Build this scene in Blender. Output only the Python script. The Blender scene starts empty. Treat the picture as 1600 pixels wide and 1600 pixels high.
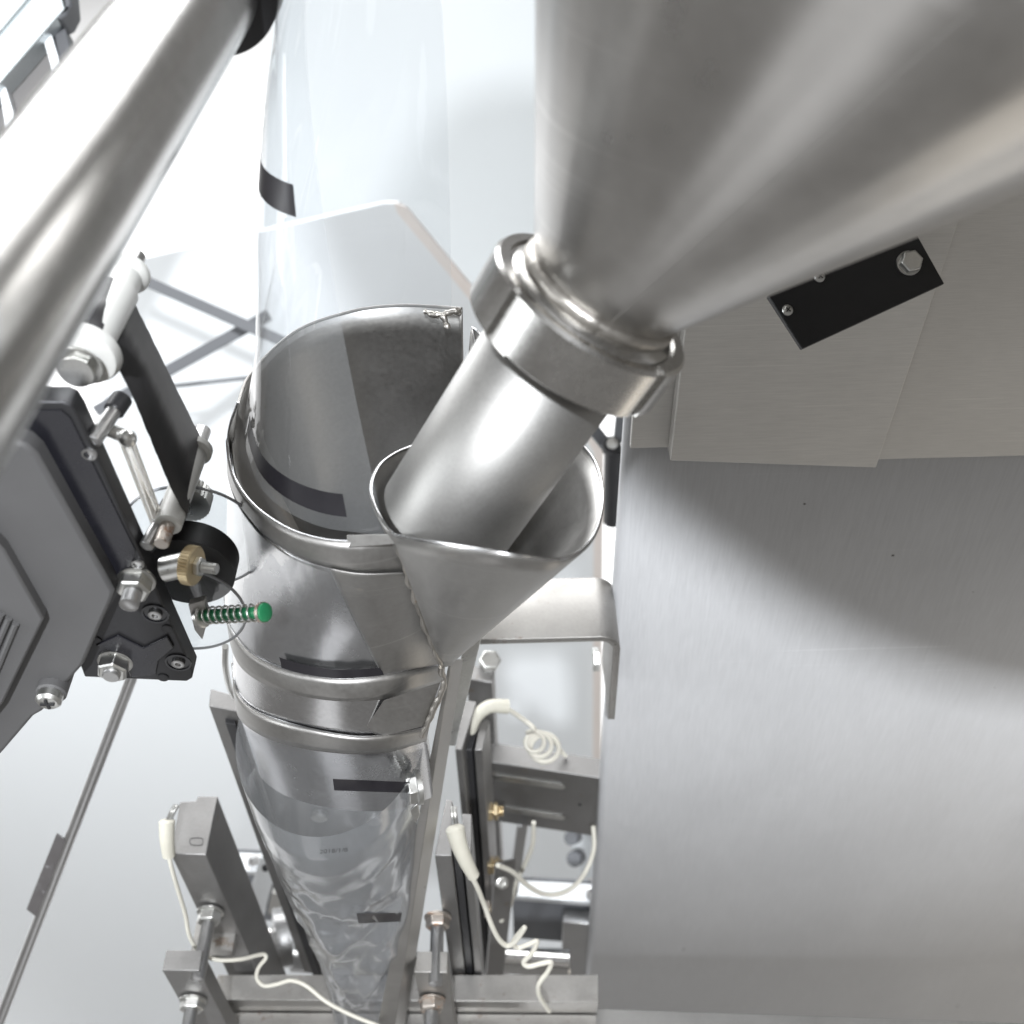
import bpy, math, random
from mathutils import Vector, Matrix, noise
random.seed(7)
PI = math.pi
scene = bpy.context.scene
COL = scene.collection

# ------------------------------------------------------------------ camera
F = 1700.0                                     # focal length in photo pixels (photo 1600 x 1600)
CAMZ = 2.4
down = Vector((45 / F, -1750 / F, -1)).normalized()      # world down seen from the camera
zw = -down
fw = Vector((0, 0, -1))
yw = (fw - zw * fw.dot(zw)).normalized()
xw = yw.cross(zw)
def c2w(c): return Vector((c.dot(xw), c.dot(yw), c.dot(zw)))
CAM = Vector((0, 0, CAMZ))
cam_data = bpy.data.cameras.new("camera")
cam = bpy.data.objects.new("camera", cam_data); COL.objects.link(cam)
CM = Matrix((c2w(Vector((1, 0, 0))), c2w(Vector((0, 1, 0))), c2w(Vector((0, 0, 1))))).transposed().to_4x4()
CM.translation = CAM
cam.matrix_world = CM
cam_data.sensor_width = 36; cam_data.lens = 36 * F / 1600
cam_data.clip_start = 0.02; cam_data.clip_end = 100
cam_data.dof.use_dof = True; cam_data.dof.focus_distance = 0.62; cam_data.dof.aperture_fstop = 8.0
scene.camera = cam

# ------------------------------------------------------------------ world, lamps, exposure
world = bpy.data.worlds.new("World"); scene.world = world; world.use_nodes = True
bg = world.node_tree.nodes["Background"]
bg.inputs[0].default_value = (1.0, 0.975, 0.945, 1); bg.inputs[1].default_value = 0.25
def area(name, loc, target, sx, sy, power, col=(1, 1, 1), spread=180):
    l = bpy.data.lights.new(name, 'AREA'); l.shape = 'RECTANGLE'; l.size = sx; l.size_y = sy
    l.energy = power; l.color = col; l.spread = math.radians(spread)
    o = bpy.data.objects.new(name, l); COL.objects.link(o); o.location = loc
    o.rotation_euler = (Vector(target) - Vector(loc)).to_track_quat('-Z', 'Y').to_euler()
    return o
area("floor_fill_back", (-2.5, 7.5, 4.4), (-2.5, 7.0, 0), 8, 7, 1750, (0.98, 0.99, 1))  # added overhead fill, burns the floor behind out to white
area("guard_fill", (-2.3, 0.0, 2.5), (-0.7, 1.9, 0.2), 1.2, 1.2, 30, (0.95, 0.98, 1), 120)  # added fill aimed at the guard panel to brighten it
area("fill_left", (-2.8, -0.9, 3.4), (0.0, 1.2, 1.6), 1.6, 1.8, 15, (0.90, 0.95, 1))  # added soft fill from the left, no window is known there
area("key_lamp", (-0.01, -1.34, 4.14), (0.15, 0.45, 2.0), 0.11, 0.11, 120, (0.93, 0.96, 1))
area("overhead_fill_front", (0.2, -1.6, 5.2), (0.1, 1.2, 1.0), 4.0, 2.4, 30, (1, 0.97, 0.93))  # added broad fill from above the front, no fixture known
area("highlight_fill_right", (1.5, -0.7, 3.6), (0.1, 0.6, 1.8), 0.3, 1.8, 6, (1, 0.93, 0.82))  # added warm strip of light for highlights on the steel
area("streak_fill_left", (-0.75, -1.0, 0.75), (0.1, 0.35, 2.1), 0.55, 1.5, 2.4, (0.97, 0.98, 1))  # added low light, reflects as the broad bright band on the cone
area("streak_fill_right", (1.15, 0.0, 0.9), (0.2, 0.35, 2.1), 0.25, 1.2, 1.6, (1, 0.92, 0.80))  # added low warm light for the band on the cone's right
scene.view_settings.view_transform = 'Standard'; scene.view_settings.look = 'None'
scene.view_settings.gamma = 1; scene.view_settings.exposure = 0
scene.render.engine = 'CYCLES'
scene.cycles.use_denoising = True
scene.cycles.max_bounces = 12; scene.cycles.transparent_max_bounces = 24
scene.cycles.glossy_bounces = 6; scene.cycles.caustics_reflective = False; scene.cycles.caustics_refractive = False
scene.cycles.sample_clamp_indirect = 4

# ------------------------------------------------------------------ projection helpers
def ray(u, v): return c2w(Vector(((u - 800) / F, -(v - 800) / F, -1)))
def P(u, v, d): return CAM + ray(u, v) * d
def PY(u, v, y):
    r = ray(u, v); return CAM + r * (y / r.y)
def PX(u, v, x):
    r = ray(u, v); return CAM + r * (x / r.x)
def PZ(u, v, z):
    r = ray(u, v); return CAM + r * ((z - CAMZ) / r.z)
VPV = 800 + 1750.0
def zdown(u, v, d, v1):                       # height of the point plumb below pixel (u,v,d) that shows at row v1
    d1 = d * (VPV - v) / (VPV - v1)
    p = P(u, v, d)
    lo, hi = 0.0, 3.0
    for _ in range(50):
        mid = (lo + hi) / 2; q = p - Vector((0, 0, mid)); c = q - CAM
        cc = Vector((c.dot(CM.col[0].xyz), c.dot(CM.col[1].xyz), c.dot(CM.col[2].xyz)))
        vv = 800 + F * cc.y / cc.z
        if vv < v1: lo = mid
        else: hi = mid
    return (p - Vector((0, 0, lo))).z
X = Vector((1, 0, 0)); Y = Vector((0, 1, 0)); Z = Vector((0, 0, 1))
def camdir(x, y, z): return c2w(Vector((x, y, z))).normalized()

def spline(pts, n):                            # Catmull-Rom through tuples, n samples
    pts = [Vector(p) for p in pts]
    L = [0]
    for a, b in zip(pts, pts[1:]): L.append(L[-1] + max((b - a).length, 1e-9))
    out = []
    for i in range(n):
        s = L[-1] * i / (n - 1)
        k = 0
        while k < len(pts) - 2 and L[k + 1] < s: k += 1
        t = (s - L[k]) / (L[k + 1] - L[k])
        p0 = pts[max(k - 1, 0)]; p1 = pts[k]; p2 = pts[k + 1]; p3 = pts[min(k + 2, len(pts) - 1)]
        h = L[k + 1] - L[k]
        m1 = (p2 - p0) / max(L[k + 1] - L[max(k - 1, 0)], 1e-9) * h
        m2 = (p3 - p1) / max(L[min(k + 2, len(pts) - 1)] - L[k], 1e-9) * h
        t2 = t * t; t3 = t2 * t
        out.append(p1 * (2 * t3 - 3 * t2 + 1) + m1 * (t3 - 2 * t2 + t) + p2 * (-2 * t3 + 3 * t2) + m2 * (t3 - t2))
    return out
def pix3(pts, n): return [P(*q) for q in spline(pts, n)]

# ------------------------------------------------------------------ mesh builder
class MB:
    def __init__(s): s.v = []; s.f = []
    def add(s, vs, fs):
        b = len(s.v); s.v += [Vector(q) for q in vs]; s.f += [tuple(b + i for i in f) for f in fs]; return s
    def box(s, o, a, b, c):
        o = Vector(o); a = Vector(a); b = Vector(b); c = Vector(c)
        if a.cross(b).dot(c) < 0: a, b = b, a
        vs = [o, o + a, o + a + b, o + b, o + c, o + a + c, o + a + b + c, o + b + c]
        return s.add(vs, [(3, 2, 1, 0), (4, 5, 6, 7), (0, 1, 5, 4), (1, 2, 6, 5), (2, 3, 7, 6), (3, 0, 4, 7)])
    def cbox(s, c, a, b, d):                   # centred box with half vectors
        a = Vector(a); b = Vector(b); d = Vector(d)
        return s.box(Vector(c) - a - b - d, a * 2, b * 2, d * 2)
    def prism(s, poly, ext):
        poly = [Vector(q) for q in poly]; ext = Vector(ext); n = len(poly)
        nrm = Vector((0, 0, 0))
        for i in range(n): nrm += poly[i].cross(poly[(i + 1) % n])
        if nrm.dot(ext) > 0: poly = poly[::-1]
        vs = poly + [q + ext for q in poly]
        fs = [tuple(range(n)), tuple(range(2 * n - 1, n - 1, -1))]
        for i in range(n):
            j = (i + 1) % n; fs.append((j, i, n + i, n + j))
        return s.add(vs, fs)
    def lathe(s, p0, axis, prof, seg=32, cap=(True, True), ang0=0):
        p0 = Vector(p0); a = Vector(axis).normalized()
        e = a.orthogonal().normalized(); g = a.cross(e)
        vs = []; fs = []
        for t, r in prof:
            for k in range(seg):
                w = 2 * PI * k / seg + ang0
                vs.append(p0 + a * t + e * (r * math.cos(w)) + g * (r * math.sin(w)))
        for i in range(len(prof) - 1):
            for k in range(seg):
                k2 = (k + 1) % seg
                fs.append((i * seg + k, i * seg + k2, (i + 1) * seg + k2, (i + 1) * seg + k))
        if cap[0]: fs.append(tuple(range(seg - 1, -1, -1)))
        if cap[1]: fs.append(tuple(range((len(prof) - 1) * seg, len(prof) * seg)))
        return s.add(vs, fs)
    def cyl(s, p0, p1, r, seg=24, r2=None):
        p0 = Vector(p0); p1 = Vector(p1); L = (p1 - p0).length; r2 = r if r2 is None else r2
        b = min(r * .12, L * .2)
        return s.lathe(p0, p1 - p0, [(0, r - b), (b, r), (L - b, r2), (L, r2 - b)], seg)
    def hexa(s, p0, axis, af, h, ang=0):       # hexagon across corners radius af, chamfered
        b = h * .16
        return s.lathe(p0, axis, [(0, af), (h - b, af), (h, af * .86)], 6, ang0=ang)
    def thread(s, p0, p1, r, pitch=.0011, seg=16):
        p0 = Vector(p0); p1 = Vector(p1); L = (p1 - p0).length; n = max(2, int(L / pitch)); pr = []
        for i in range(n):
            pr += [(L * i / n, r * .88), (L * (i + .35) / n, r), (L * (i + .6) / n, r)]
        pr.append((L, r * .85))
        return s.lathe(p0, p1 - p0, pr, seg)
    def tube(s, path, r, seg=10, cap=True):
        path = [Vector(q) for q in path]; n = len(path)
        rs = r if isinstance(r, (list, tuple)) else [r] * n
        up = None; vs = []; fs = []
        for i, p in enumerate(path):
            t = (path[min(i + 1, n - 1)] - path[max(i - 1, 0)]).normalized()
            up = t.orthogonal().normalized() if up is None else (up - t * up.dot(t)).normalized()
            g = t.cross(up)
            for k in range(seg):
                w = 2 * PI * k / seg
                vs.append(p + (up * math.cos(w) + g * math.sin(w)) * rs[i])
        for i in range(n - 1):
            for k in range(seg):
                k2 = (k + 1) % seg
                fs.append((i * seg + k, i * seg + k2, (i + 1) * seg + k2, (i + 1) * seg + k))
        if cap: fs += [tuple(range(seg - 1, -1, -1)), tuple(range((n - 1) * seg, n * seg))]
        return s.add(vs, fs)
    def grid(s, rows, closed=False):
        n = len(rows[0]); vs = [q for r in rows for q in r]; fs = []
        for i in range(len(rows) - 1):
            for k in range(n if closed else n - 1):
                k2 = (k + 1) % n
                fs.append((i * n + k, i * n + k2, (i + 1) * n + k2, (i + 1) * n + k))
        return s.add(vs, fs)

OFF = {}
def build(mb, name, mat, parent=None, bevel=0, solid=0, ang=35, sub=0, off=1):
    if parent is None:
        base = Vector((sum(q.x for q in mb.v) / len(mb.v), sum(q.y for q in mb.v) / len(mb.v), min(q.z for q in mb.v)))
    else: base = OFF[parent]
    me = bpy.data.meshes.new(name)
    me.from_pydata([tuple(q - base) for q in mb.v], [], mb.f); me.update()
    me.polygons.foreach_set("use_smooth", [True] * len(me.polygons))
    me.set_sharp_from_angle(angle=math.radians(ang))
    o = bpy.data.objects.new(name, me); COL.objects.link(o)
    me.materials.append(mat)
    OFF[o] = base
    if parent is None: o.location = base
    else: o.parent = parent
    if solid:
        md = o.modifiers.new("thickness", 'SOLIDIFY'); md.thickness = solid; md.offset = off
    if bevel:
        md = o.modifiers.new("bevel", 'BEVEL'); md.width = bevel; md.segments = 2; md.limit_method = 'ANGLE'
        md.angle_limit = math.radians(40); md.harden_normals = False
    if sub:
        md = o.modifiers.new("sub", 'SUBSURF'); md.levels = sub; md.render_levels = sub
    return o
def tag(o, label, cat=None, group=None, kind=None):
    if label: o["label"] = label
    if cat: o["category"] = cat
    if group: o["group"] = group
    if kind: o["kind"] = kind
    return o
def thing(name, loc, label, cat, group=None):
    o = bpy.data.objects.new(name, None); COL.objects.link(o); o.location = Vector(loc)
    o.empty_display_size = .02; OFF[o] = Vector(loc)
    return tag(o, label, cat, group)

# ------------------------------------------------------------------ materials
def new_mat(name):
    mt = bpy.data.materials.new(name); mt.use_nodes = True
    nt = mt.node_tree; b = nt.nodes["Principled BSDF"]; return mt, nt, b
def nnode(nt, t, **kw):
    n = nt.nodes.new(t)
    for k, v in kw.items(): setattr(n, k, v)
    return n
def mapped(nt, scale, rot=(0, 0, 0)):
    tc = nnode(nt, 'ShaderNodeTexCoord'); mp = nnode(nt, 'ShaderNodeMapping')
    mp.inputs['Scale'].default_value = scale; mp.inputs['Rotation'].default_value = rot
    nt.links.new(tc.outputs['Object'], mp.inputs[0]); return mp.outputs[0]
def noise_tex(nt, vec, scale=1, detail=4, rough=.55):
    n = nnode(nt, 'ShaderNodeTexNoise'); n.inputs['Scale'].default_value = scale
    n.inputs['Detail'].default_value = detail; n.inputs['Roughness'].default_value = rough
    nt.links.new(vec, n.inputs['Vector']); return n.outputs['Fac']
def ramp(nt, fac, stops):
    r = nnode(nt, 'ShaderNodeValToRGB'); e = r.color_ramp.elements
    while len(e) < len(stops): e.new(.5)
    for k, (p, c) in enumerate(stops):
        e[k].position = p; e[k].color = (c, c, c, 1) if not isinstance(c, tuple) else (*c, 1)
    nt.links.new(fac, r.inputs[0]); return r.outputs[0]
def metal(name, col=(.55, .55, .54), rough=.3, grain=None, grain_amt=.08, bump=.05, blotch=.10, metallic=1, stain=None, spots=0, rot=(0,0,0), bscale=9):
    mt, nt, b = new_mat(name)
    b.inputs['Metallic'].default_value = metallic
    big = noise_tex(nt, mapped(nt, (1, 1, 1)), bscale, 6, .6)
    fine = noise_tex(nt, mapped(nt, grain or (900, 900, 900), rot), 1, 3, .6)
    add = nnode(nt, 'ShaderNodeMath', operation='MULTIPLY_ADD')       # roughness = rough + big + fine
    r1 = nnode(nt, 'ShaderNodeMapRange'); nt.links.new(big, r1.inputs[0])
    r1.inputs[1].default_value = .3; r1.inputs[2].default_value = .7
    r1.inputs[3].default_value = rough - blotch * .6; r1.inputs[4].default_value = rough + blotch
    nt.links.new(fine, add.inputs[0]); add.inputs[1].default_value = grain_amt; nt.links.new(r1.outputs[0], add.inputs[2])
    nt.links.new(add.outputs[0], b.inputs['Roughness'])
    mix = nnode(nt, 'ShaderNodeMix', data_type='RGBA')
    mix.inputs['A'].default_value = (*[c * .74 for c in col], 1); mix.inputs['B'].default_value = (*[min(1, c * 1.2) for c in col], 1)
    mixf = nnode(nt, 'ShaderNodeMath', operation='MULTIPLY_ADD')
    nt.links.new(fine, mixf.inputs[0]); mixf.inputs[1].default_value = .6; 
    sc = nnode(nt, 'ShaderNodeMath', operation='MULTIPLY'); nt.links.new(big, sc.inputs[0]); sc.inputs[1].default_value = .5
    nt.links.new(sc.outputs[0], mixf.inputs[2]); nt.links.new(mixf.outputs[0], mix.inputs['Factor'])
    out = mix.outputs['Result']
    if stain:
        sn = ramp(nt, noise_tex(nt, mapped(nt, (1, 1, 1)), stain[1], 8, .7), [(stain[2], 0.0), (stain[2] + .1, 1.0)])
        m2 = nnode(nt, 'ShaderNodeMix', data_type='RGBA'); nt.links.new(sn, m2.inputs['Factor'])
        nt.links.new(out, m2.inputs['A']); m2.inputs['B'].default_value = (*stain[0], 1); out = m2.outputs['Result']
        inv = nnode(nt, 'ShaderNodeMath', operation='MULTIPLY_ADD'); nt.links.new(sn, inv.inputs[0])
        inv.inputs[1].default_value = -.75 * metallic; inv.inputs[2].default_value = metallic
        nt.links.new(inv.outputs[0], b.inputs['Metallic'])
    if spots:
        sp = ramp(nt, noise_tex(nt, mapped(nt, (1, 1, 1)), spots, 2, .5), [(.215, 1.0), (.225, 0.0)])
        m2 = nnode(nt, 'ShaderNodeMix', data_type='RGBA'); nt.links.new(sp, m2.inputs['Factor'])
        nt.links.new(out, m2.inputs['A']); m2.inputs['B'].default_value = (.06, .055, .05, 1); out = m2.outputs['Result']
    nt.links.new(out, b.inputs['Base Color'])
    bp = nnode(nt, 'ShaderNodeBump'); bp.inputs['Strength'].default_value = bump; bp.inputs['Distance'].default_value = .001
    nt.links.new(fine, bp.inputs['Height']); nt.links.new(bp.outputs[0], b.inputs['Normal'])
    return mt
def wear(mt, amt=.12, scale=2.2, rot=.7, seed=0):     # faint handling scratches and wipe marks on a sheet
    nt = mt.node_tree; b = nt.nodes['Principled BSDF']
    src = b.inputs['Base Color'].links[0].from_socket
    sm = noise_tex(nt, mapped(nt, (scale, scale, scale * .5), (0, rot, seed)), 3, 7, .68)
    s1 = ramp(nt, noise_tex(nt, mapped(nt, (4, 4, 420), (0, rot, seed)), 1, 2, .4), [(.66, 0.0), (.70, 1.0)])
    gate = ramp(nt, noise_tex(nt, mapped(nt, (1, 1, 1), (seed, 0, 1)), 5, 2, .5), [(.52, 0.0), (.64, 1.0)])
    mm = nnode(nt, 'ShaderNodeMath', operation='MULTIPLY'); nt.links.new(s1, mm.inputs[0]); nt.links.new(gate, mm.inputs[1])
    v = nnode(nt, 'ShaderNodeMath', operation='MULTIPLY_ADD'); nt.links.new(sm, v.inputs[0]); v.inputs[1].default_value = amt * 2; v.inputs[2].default_value = 1 - amt
    v2 = nnode(nt, 'ShaderNodeMath', operation='MULTIPLY_ADD'); nt.links.new(mm.outputs[0], v2.inputs[0]); v2.inputs[1].default_value = .15; nt.links.new(v.outputs[0], v2.inputs[2])
    hs = nnode(nt, 'ShaderNodeHueSaturation'); nt.links.new(src, hs.inputs['Color']); nt.links.new(v2.outputs[0], hs.inputs['Value'])
    nt.links.new(hs.outputs[0], b.inputs['Base Color'])
    return mt
def dielectric(name, col, rough=.45, var=.12, scale=40, bump=.04, sss=0, spec=.5, dust=None, bscale=500):
    mt, nt, b = new_mat(name)
    nz = noise_tex(nt, mapped(nt, (1, 1, 1)), scale, 6, .6)
    mix = nnode(nt, 'ShaderNodeMix', data_type='RGBA'); nt.links.new(nz, mix.inputs['Factor'])
    mix.inputs['A'].default_value = (*[c * (1 - var) for c in col], 1); mix.inputs['B'].default_value = (*[min(1, c * (1 + var)) for c in col], 1)
    out = mix.outputs['Result']
    if dust:
        sn = ramp(nt, noise_tex(nt, mapped(nt, (1, 1, 1)), dust[1], 8, .75), [(dust[2], 0.0), (dust[2] + .12, 1.0)])
        m2 = nnode(nt, 'ShaderNodeMix', data_type='RGBA'); nt.links.new(sn, m2.inputs['Factor'])
        nt.links.new(out, m2.inputs['A']); m2.inputs['B'].default_value = (*dust[0], 1); out = m2.outputs['Result']
    nt.links.new(out, b.inputs['Base Color'])
    rr = nnode(nt, 'ShaderNodeMapRange'); nt.links.new(nz, rr.inputs[0]); rr.inputs[3].default_value = rough - .1; rr.inputs[4].default_value = rough + .1
    nt.links.new(rr.outputs[0], b.inputs['Roughness'])
    b.inputs['Specular IOR Level'].default_value = spec
    if sss:
        b.inputs['Subsurface Weight'].default_value = sss; b.inputs['Subsurface Scale'].default_value = .004
        b.inputs['Subsurface Radius'].default_value = (1, .95, .9)
    fine = noise_tex(nt, mapped(nt, (1, 1, 1)), bscale, 3)
    bp = nnode(nt, 'ShaderNodeBump'); bp.inputs['Strength'].default_value = bump; bp.inputs['Distance'].default_value = .001
    nt.links.new(fine, bp.inputs['Height']); nt.links.new(bp.outputs[0], b.inputs['Normal'])
    return mt
def clear_film(name, tint=(.945, .955, .965), gloss=1.0, haze=.03, rough=.04, wr=60, bump=.25):
    mt, nt, b = new_mat(name); nt.nodes.remove(b)
    o = nt.nodes['Material Output']
    tr = nnode(nt, 'ShaderNodeBsdfTransparent'); tr.inputs[0].default_value = (*tint, 1)
    gl = nnode(nt, 'ShaderNodeBsdfGlossy'); gl.inputs['Roughness'].default_value = rough
    df = nnode(nt, 'ShaderNodeBsdfTranslucent'); df.inputs[0].default_value = (.85, .88, .9, 1)
    d2 = nnode(nt, 'ShaderNodeBsdfDiffuse'); d2.inputs[0].default_value = (.85, .88, .9, 1)
    nz = noise_tex(nt, mapped(nt, (1, 1, .35)), wr, 3, .5)
    bp = nnode(nt, 'ShaderNodeBump'); bp.inputs['Strength'].default_value = bump; bp.inputs['Distance'].default_value = .002
    nt.links.new(nz, bp.inputs['Height']); nt.links.new(bp.outputs[0], gl.inputs['Normal'])
    fr = nnode(nt, 'ShaderNodeFresnel')
    ge = nnode(nt, 'ShaderNodeNewGeometry'); io = nnode(nt, 'ShaderNodeMapRange')
    io.inputs[3].default_value = 1.5; io.inputs[4].default_value = 1 / 1.5
    nt.links.new(ge.outputs['Backfacing'], io.inputs[0]); nt.links.new(io.outputs[0], fr.inputs[0])
    nt.links.new(bp.outputs[0], fr.inputs['Normal'])
    mul = nnode(nt, 'ShaderNodeMath', operation='MULTIPLY'); mul.use_clamp = True
    nt.links.new(fr.outputs[0], mul.inputs[0]); mul.inputs[1].default_value = gloss
    h0 = nnode(nt, 'ShaderNodeMixShader'); h0.inputs[0].default_value = .5
    nt.links.new(df.outputs[0], h0.inputs[1]); nt.links.new(d2.outputs[0], h0.inputs[2])
    h = nnode(nt, 'ShaderNodeMixShader'); h.inputs[0].default_value = haze
    nt.links.new(tr.outputs[0], h.inputs[1]); nt.links.new(h0.outputs[0], h.inputs[2])
    mx = nnode(nt, 'ShaderNodeMixShader'); nt.links.new(mul.outputs[0], mx.inputs[0])
    nt.links.new(h.outputs[0], mx.inputs[1]); nt.links.new(gl.outputs[0], mx.inputs[2])
    nt.links.new(mx.outputs[0], o.inputs[0]); return mt

M = {}
M['panel'] = metal('brushed_sheet_vertical_grain', (.56, .565, .575), .36, (1000, 1000, 45), .40, .14, .05, bscale=4, spots=95, metallic=.12)
M['cover'] = metal('brushed_sheet_horizontal_grain', (.66, .645, .615), .42, (60, 1200, 1200), .14, .06, .05, metallic=.55, bscale=5)
M['hopper'] = metal('satin_spun_steel', (.51, .50, .485), .27, (60, 60, 60), .05, .008, .06, bscale=7)
M['tube'] = metal('brushed_tube_steel', (.37, .365, .355), .45, (700, 700, 700), .08, .02, .06, bscale=14)
M['clamp'] = metal('turned_clamp_steel', (0.528, 0.519, 0.502), .20, (500, 500, 500), .08, .03, .07, bscale=25, stain=((.22, .17, .10), 38, .66))
M['weld'] = metal('weld_bead_steel', (.42, .40, .37), .34, (260, 260, 260), .15, .35, .1, bscale=60, stain=((.20, .15, .10), 60, .60))
M['sheet'] = metal('worn_sheet_steel', (.37, .362, .35), .38, (350, 350, 350), .14, .03, .08, bscale=18, stain=((.24, .21, .17), 30, .64))
M['shiny'] = metal('polished_sheet_steel', (.54, .54, .545), .22, (300, 300, 300), .05, .01, .05, bscale=22)
M['bar'] = metal('milled_bar_steel', (.42, .41, .395), .36, (30, 900, 900), .14, .06, .08, bscale=30, spots=160)
M['jaw'] = metal('cast_jaw_steel', (.29, .285, .28), .46, (500, 500, 500), .14, .06, .08, bscale=30, stain=((.20, .14, .09), 48, .62))
M['frame'] = metal('worn_frame_steel', (.37, .36, .345), .42, (400, 400, 400), .16, .06, .1, bscale=24, stain=((.17, .13, .10), 60, .60), spots=180)
M['rust'] = metal('rusty_zinc', (.50, .46, .42), .36, (400, 400, 400), .15, .15, .1, bscale=120, stain=((.30, .14, .06), 110, .53))
M['zinc'] = metal('zinc_plated', (.62, .62, .60), .26, (500, 500, 500), .12, .06, .1, bscale=120)
M['chrome'] = metal('chromed_roller', (.58, .575, .565), .21, (200, 200, 200), .02, .004, .03, bscale=6)
M['steel'] = metal('plain_rod_steel', (.50, .50, .50), .28, (600, 600, 600), .1, .03, .06, bscale=40)
M['brass'] = metal('yellow_zinc', (.62, .51, .33), .34, (400, 400, 400), .1, .06, .1, bscale=120)
M['spring'] = metal('spring_wire', (.55, .53, .49), .26, (600, 600, 600), .1, .03, .08, bscale=90)
M['alu'] = metal('anodised_profile', (.60, .64, .65), .42, (500, 500, 500), .06, .02, .04)
M['pale_alu'] = metal('pale_aluminium', (.80, .82, .84), .45, (500, 500, 500), .06, .02, .04)
M['black_gloss'] = dielectric('black_lacquer', (.012, .012, .016), .26, .3, 60, .05, dust=((.10, .10, .10), 70, .66))
M['black_satin'] = metal('black_satin_anodised', (.05, .05, .053), .40, (300, 300, 300), .08, .03, .05, metallic=.55, bscale=40)
M['black_plate'] = dielectric('black_painted_plate', (.016, .016, .018), .40, .2, 60, .10, bscale=900)
M['motor'] = dielectric('grey_black_casting', (.105, .104, .105), .55, .12, 30, .12, bscale=700)
M['ribbon'] = dielectric('matt_black_ribbon', (.028, .027, .028), .50, .1, 30, .02)
M['rubber'] = dielectric('black_plastic', (.022, .022, .024), .46, .2, 60, .06)
M['nylon'] = dielectric('white_nylon', (.74, .74, .71), .34, .03, 60, .02, sss=.15)
M['cable'] = dielectric('cream_cable', (.60, .58, .51), .5, .06, 90, .12, dust=((.40, .36, .29), 60, .68))
M['sleeve'] = dielectric('cream_fibre_sleeve', (.58, .56, .48), .62, .06, 120, .5, bscale=1400)
M['green'] = dielectric('green_paint', (.014, .17, .068), .46, .15, 200, .06)
M['white_panel'] = dielectric('white_painted_panel', (.70, .73, .745), .55, .015, 3, .01)
M['guard'] = dielectric('white_painted_guard', (.83, .855, .87), .55, .015, 3, .01)
M['tan'] = dielectric('tan_edge', (.84, .77, .72), .6, .05, 20, .02)
M['pane'] = dielectric('smoked_pane', (.26, .25, .245), .35, .05, 20, .01)
M['brace'] = dielectric('grey_brace_paint', (.13, .135, .145), .5, .05, 20, .02)
M['floor'] = dielectric('white_floor', (.90, .90, .90), .7, .01, 2, .0)
M['mark'] = dielectric('printed_black_mark', (.014, .013, .016), .36, .15, 80, .02)
M['film'] = clear_film('clear_film', gloss=1.2, haze=.10, bump=.10)
M['bagfilm'] = clear_film('clear_bag_film', (.74, .75, .775), 1.4, .17, .17, 45, .3)
M['skin'] = clear_film('film_on_shoulder', (.93, .935, .945), 1.1, .04, .14, 14, .05)
M['acrylic'] = clear_film('clear_acrylic', (.955, .965, .97), 1.1, .05, .02, 4, .0)
M['ink'] = dielectric('black_ink', (.02, .02, .02), .6, .1, 50, 0)

wear(M['panel'], .10, 2.0, .75); wear(M['cover'], .10, 2.5, .4, 2); wear(M['hopper'], .10, 3, 1.1, 4); wear(M['tube'], .14, 6, .9, 1); wear(M['sheet'], .16, 6, .6, 3); wear(M['jaw'], .2, 8, .5, 2); wear(M['frame'], .2, 8, .3, 5)
# ================================================================== setting
fl = MB(); fl.box((-10, .15, -2.9), X * 14, Y * 18, Z * .1)
tag(build(fl, 'floor', M['floor']), None, kind='structure')

# ---- white guard panel with tan edge, far behind
def guard():
    yp = P(935, 690, 1.75).y
    nrm = Vector((-.18, -1, 0)).normalized()
    o = P(935, 690, 1.75)
    def on(u, v):
        r = ray(u, v); t = (o - CAM).dot(nrm) / r.dot(nrm); return CAM + r * t
    root = thing('guard_panel', on(935, 1500), 'large white guard panel with a tan right edge far behind the film', 'panel')
    poly = [on(60, 1700), on(-190, 1500), on(66, 1058), on(120, 940), on(188, 412), on(600, 318), on(622, 318), on(925, 676), on(938, 700), on(930, 1190), on(918, 1700)]
    build(MB().prism(poly, nrm * -.008), 'sheet', M['guard'], root)
    e = [on(618, 314), on(636, 320), on(933, 678), on(944, 700), on(940, 1190), on(930, 1700), on(916, 1700), on(927, 1190), on(929, 704), on(920, 686), on(622, 328)]
    tag(build(MB().prism([q + nrm * .003 for q in e], nrm * .004), 'edge_strip', M['tan'], root), 'tan strip along the right edge')
guard()
def far_panel():
    y = P(640, 0, 2.6).y
    poly = [PY(402, 560, y), PY(430, -160, y), PY(1000, -160, y), PY(905, 560, y)]
    tag(build(MB().prism(poly, Y * .03), 'white_board', M['white_panel']), 'plain white sheet seen through the upper film', 'panel')
far_panel()
def brace(a, b, wpx, d, label):
    p = P(*a, d); q = P(*b, d * 1.0)
    w = wpx * d / F
    t = (q - p).normalized(); n = t.cross(CAM - p).normalized(); k = t.cross(n)
    tag(build(MB().cbox((p + q) / 2, t * ((q - p).length / 2), n * w / 2, k * w / 2), 'brace_bar', M['brace'], bevel=.001), label, 'brace', 'dark braces behind the printer ribbon')
brace((150, 405), (520, 568), 17, 1.35, 'dark brace bar sloping down to the right behind the film')
brace((150, 642), (420, 492), 18, 1.42, 'dark brace bar sloping up to the right behind the film')
brace((190, 612), (392, 590), 6, 1.55, 'thin pale grey brace wire below the crossing dark bars')

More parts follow.
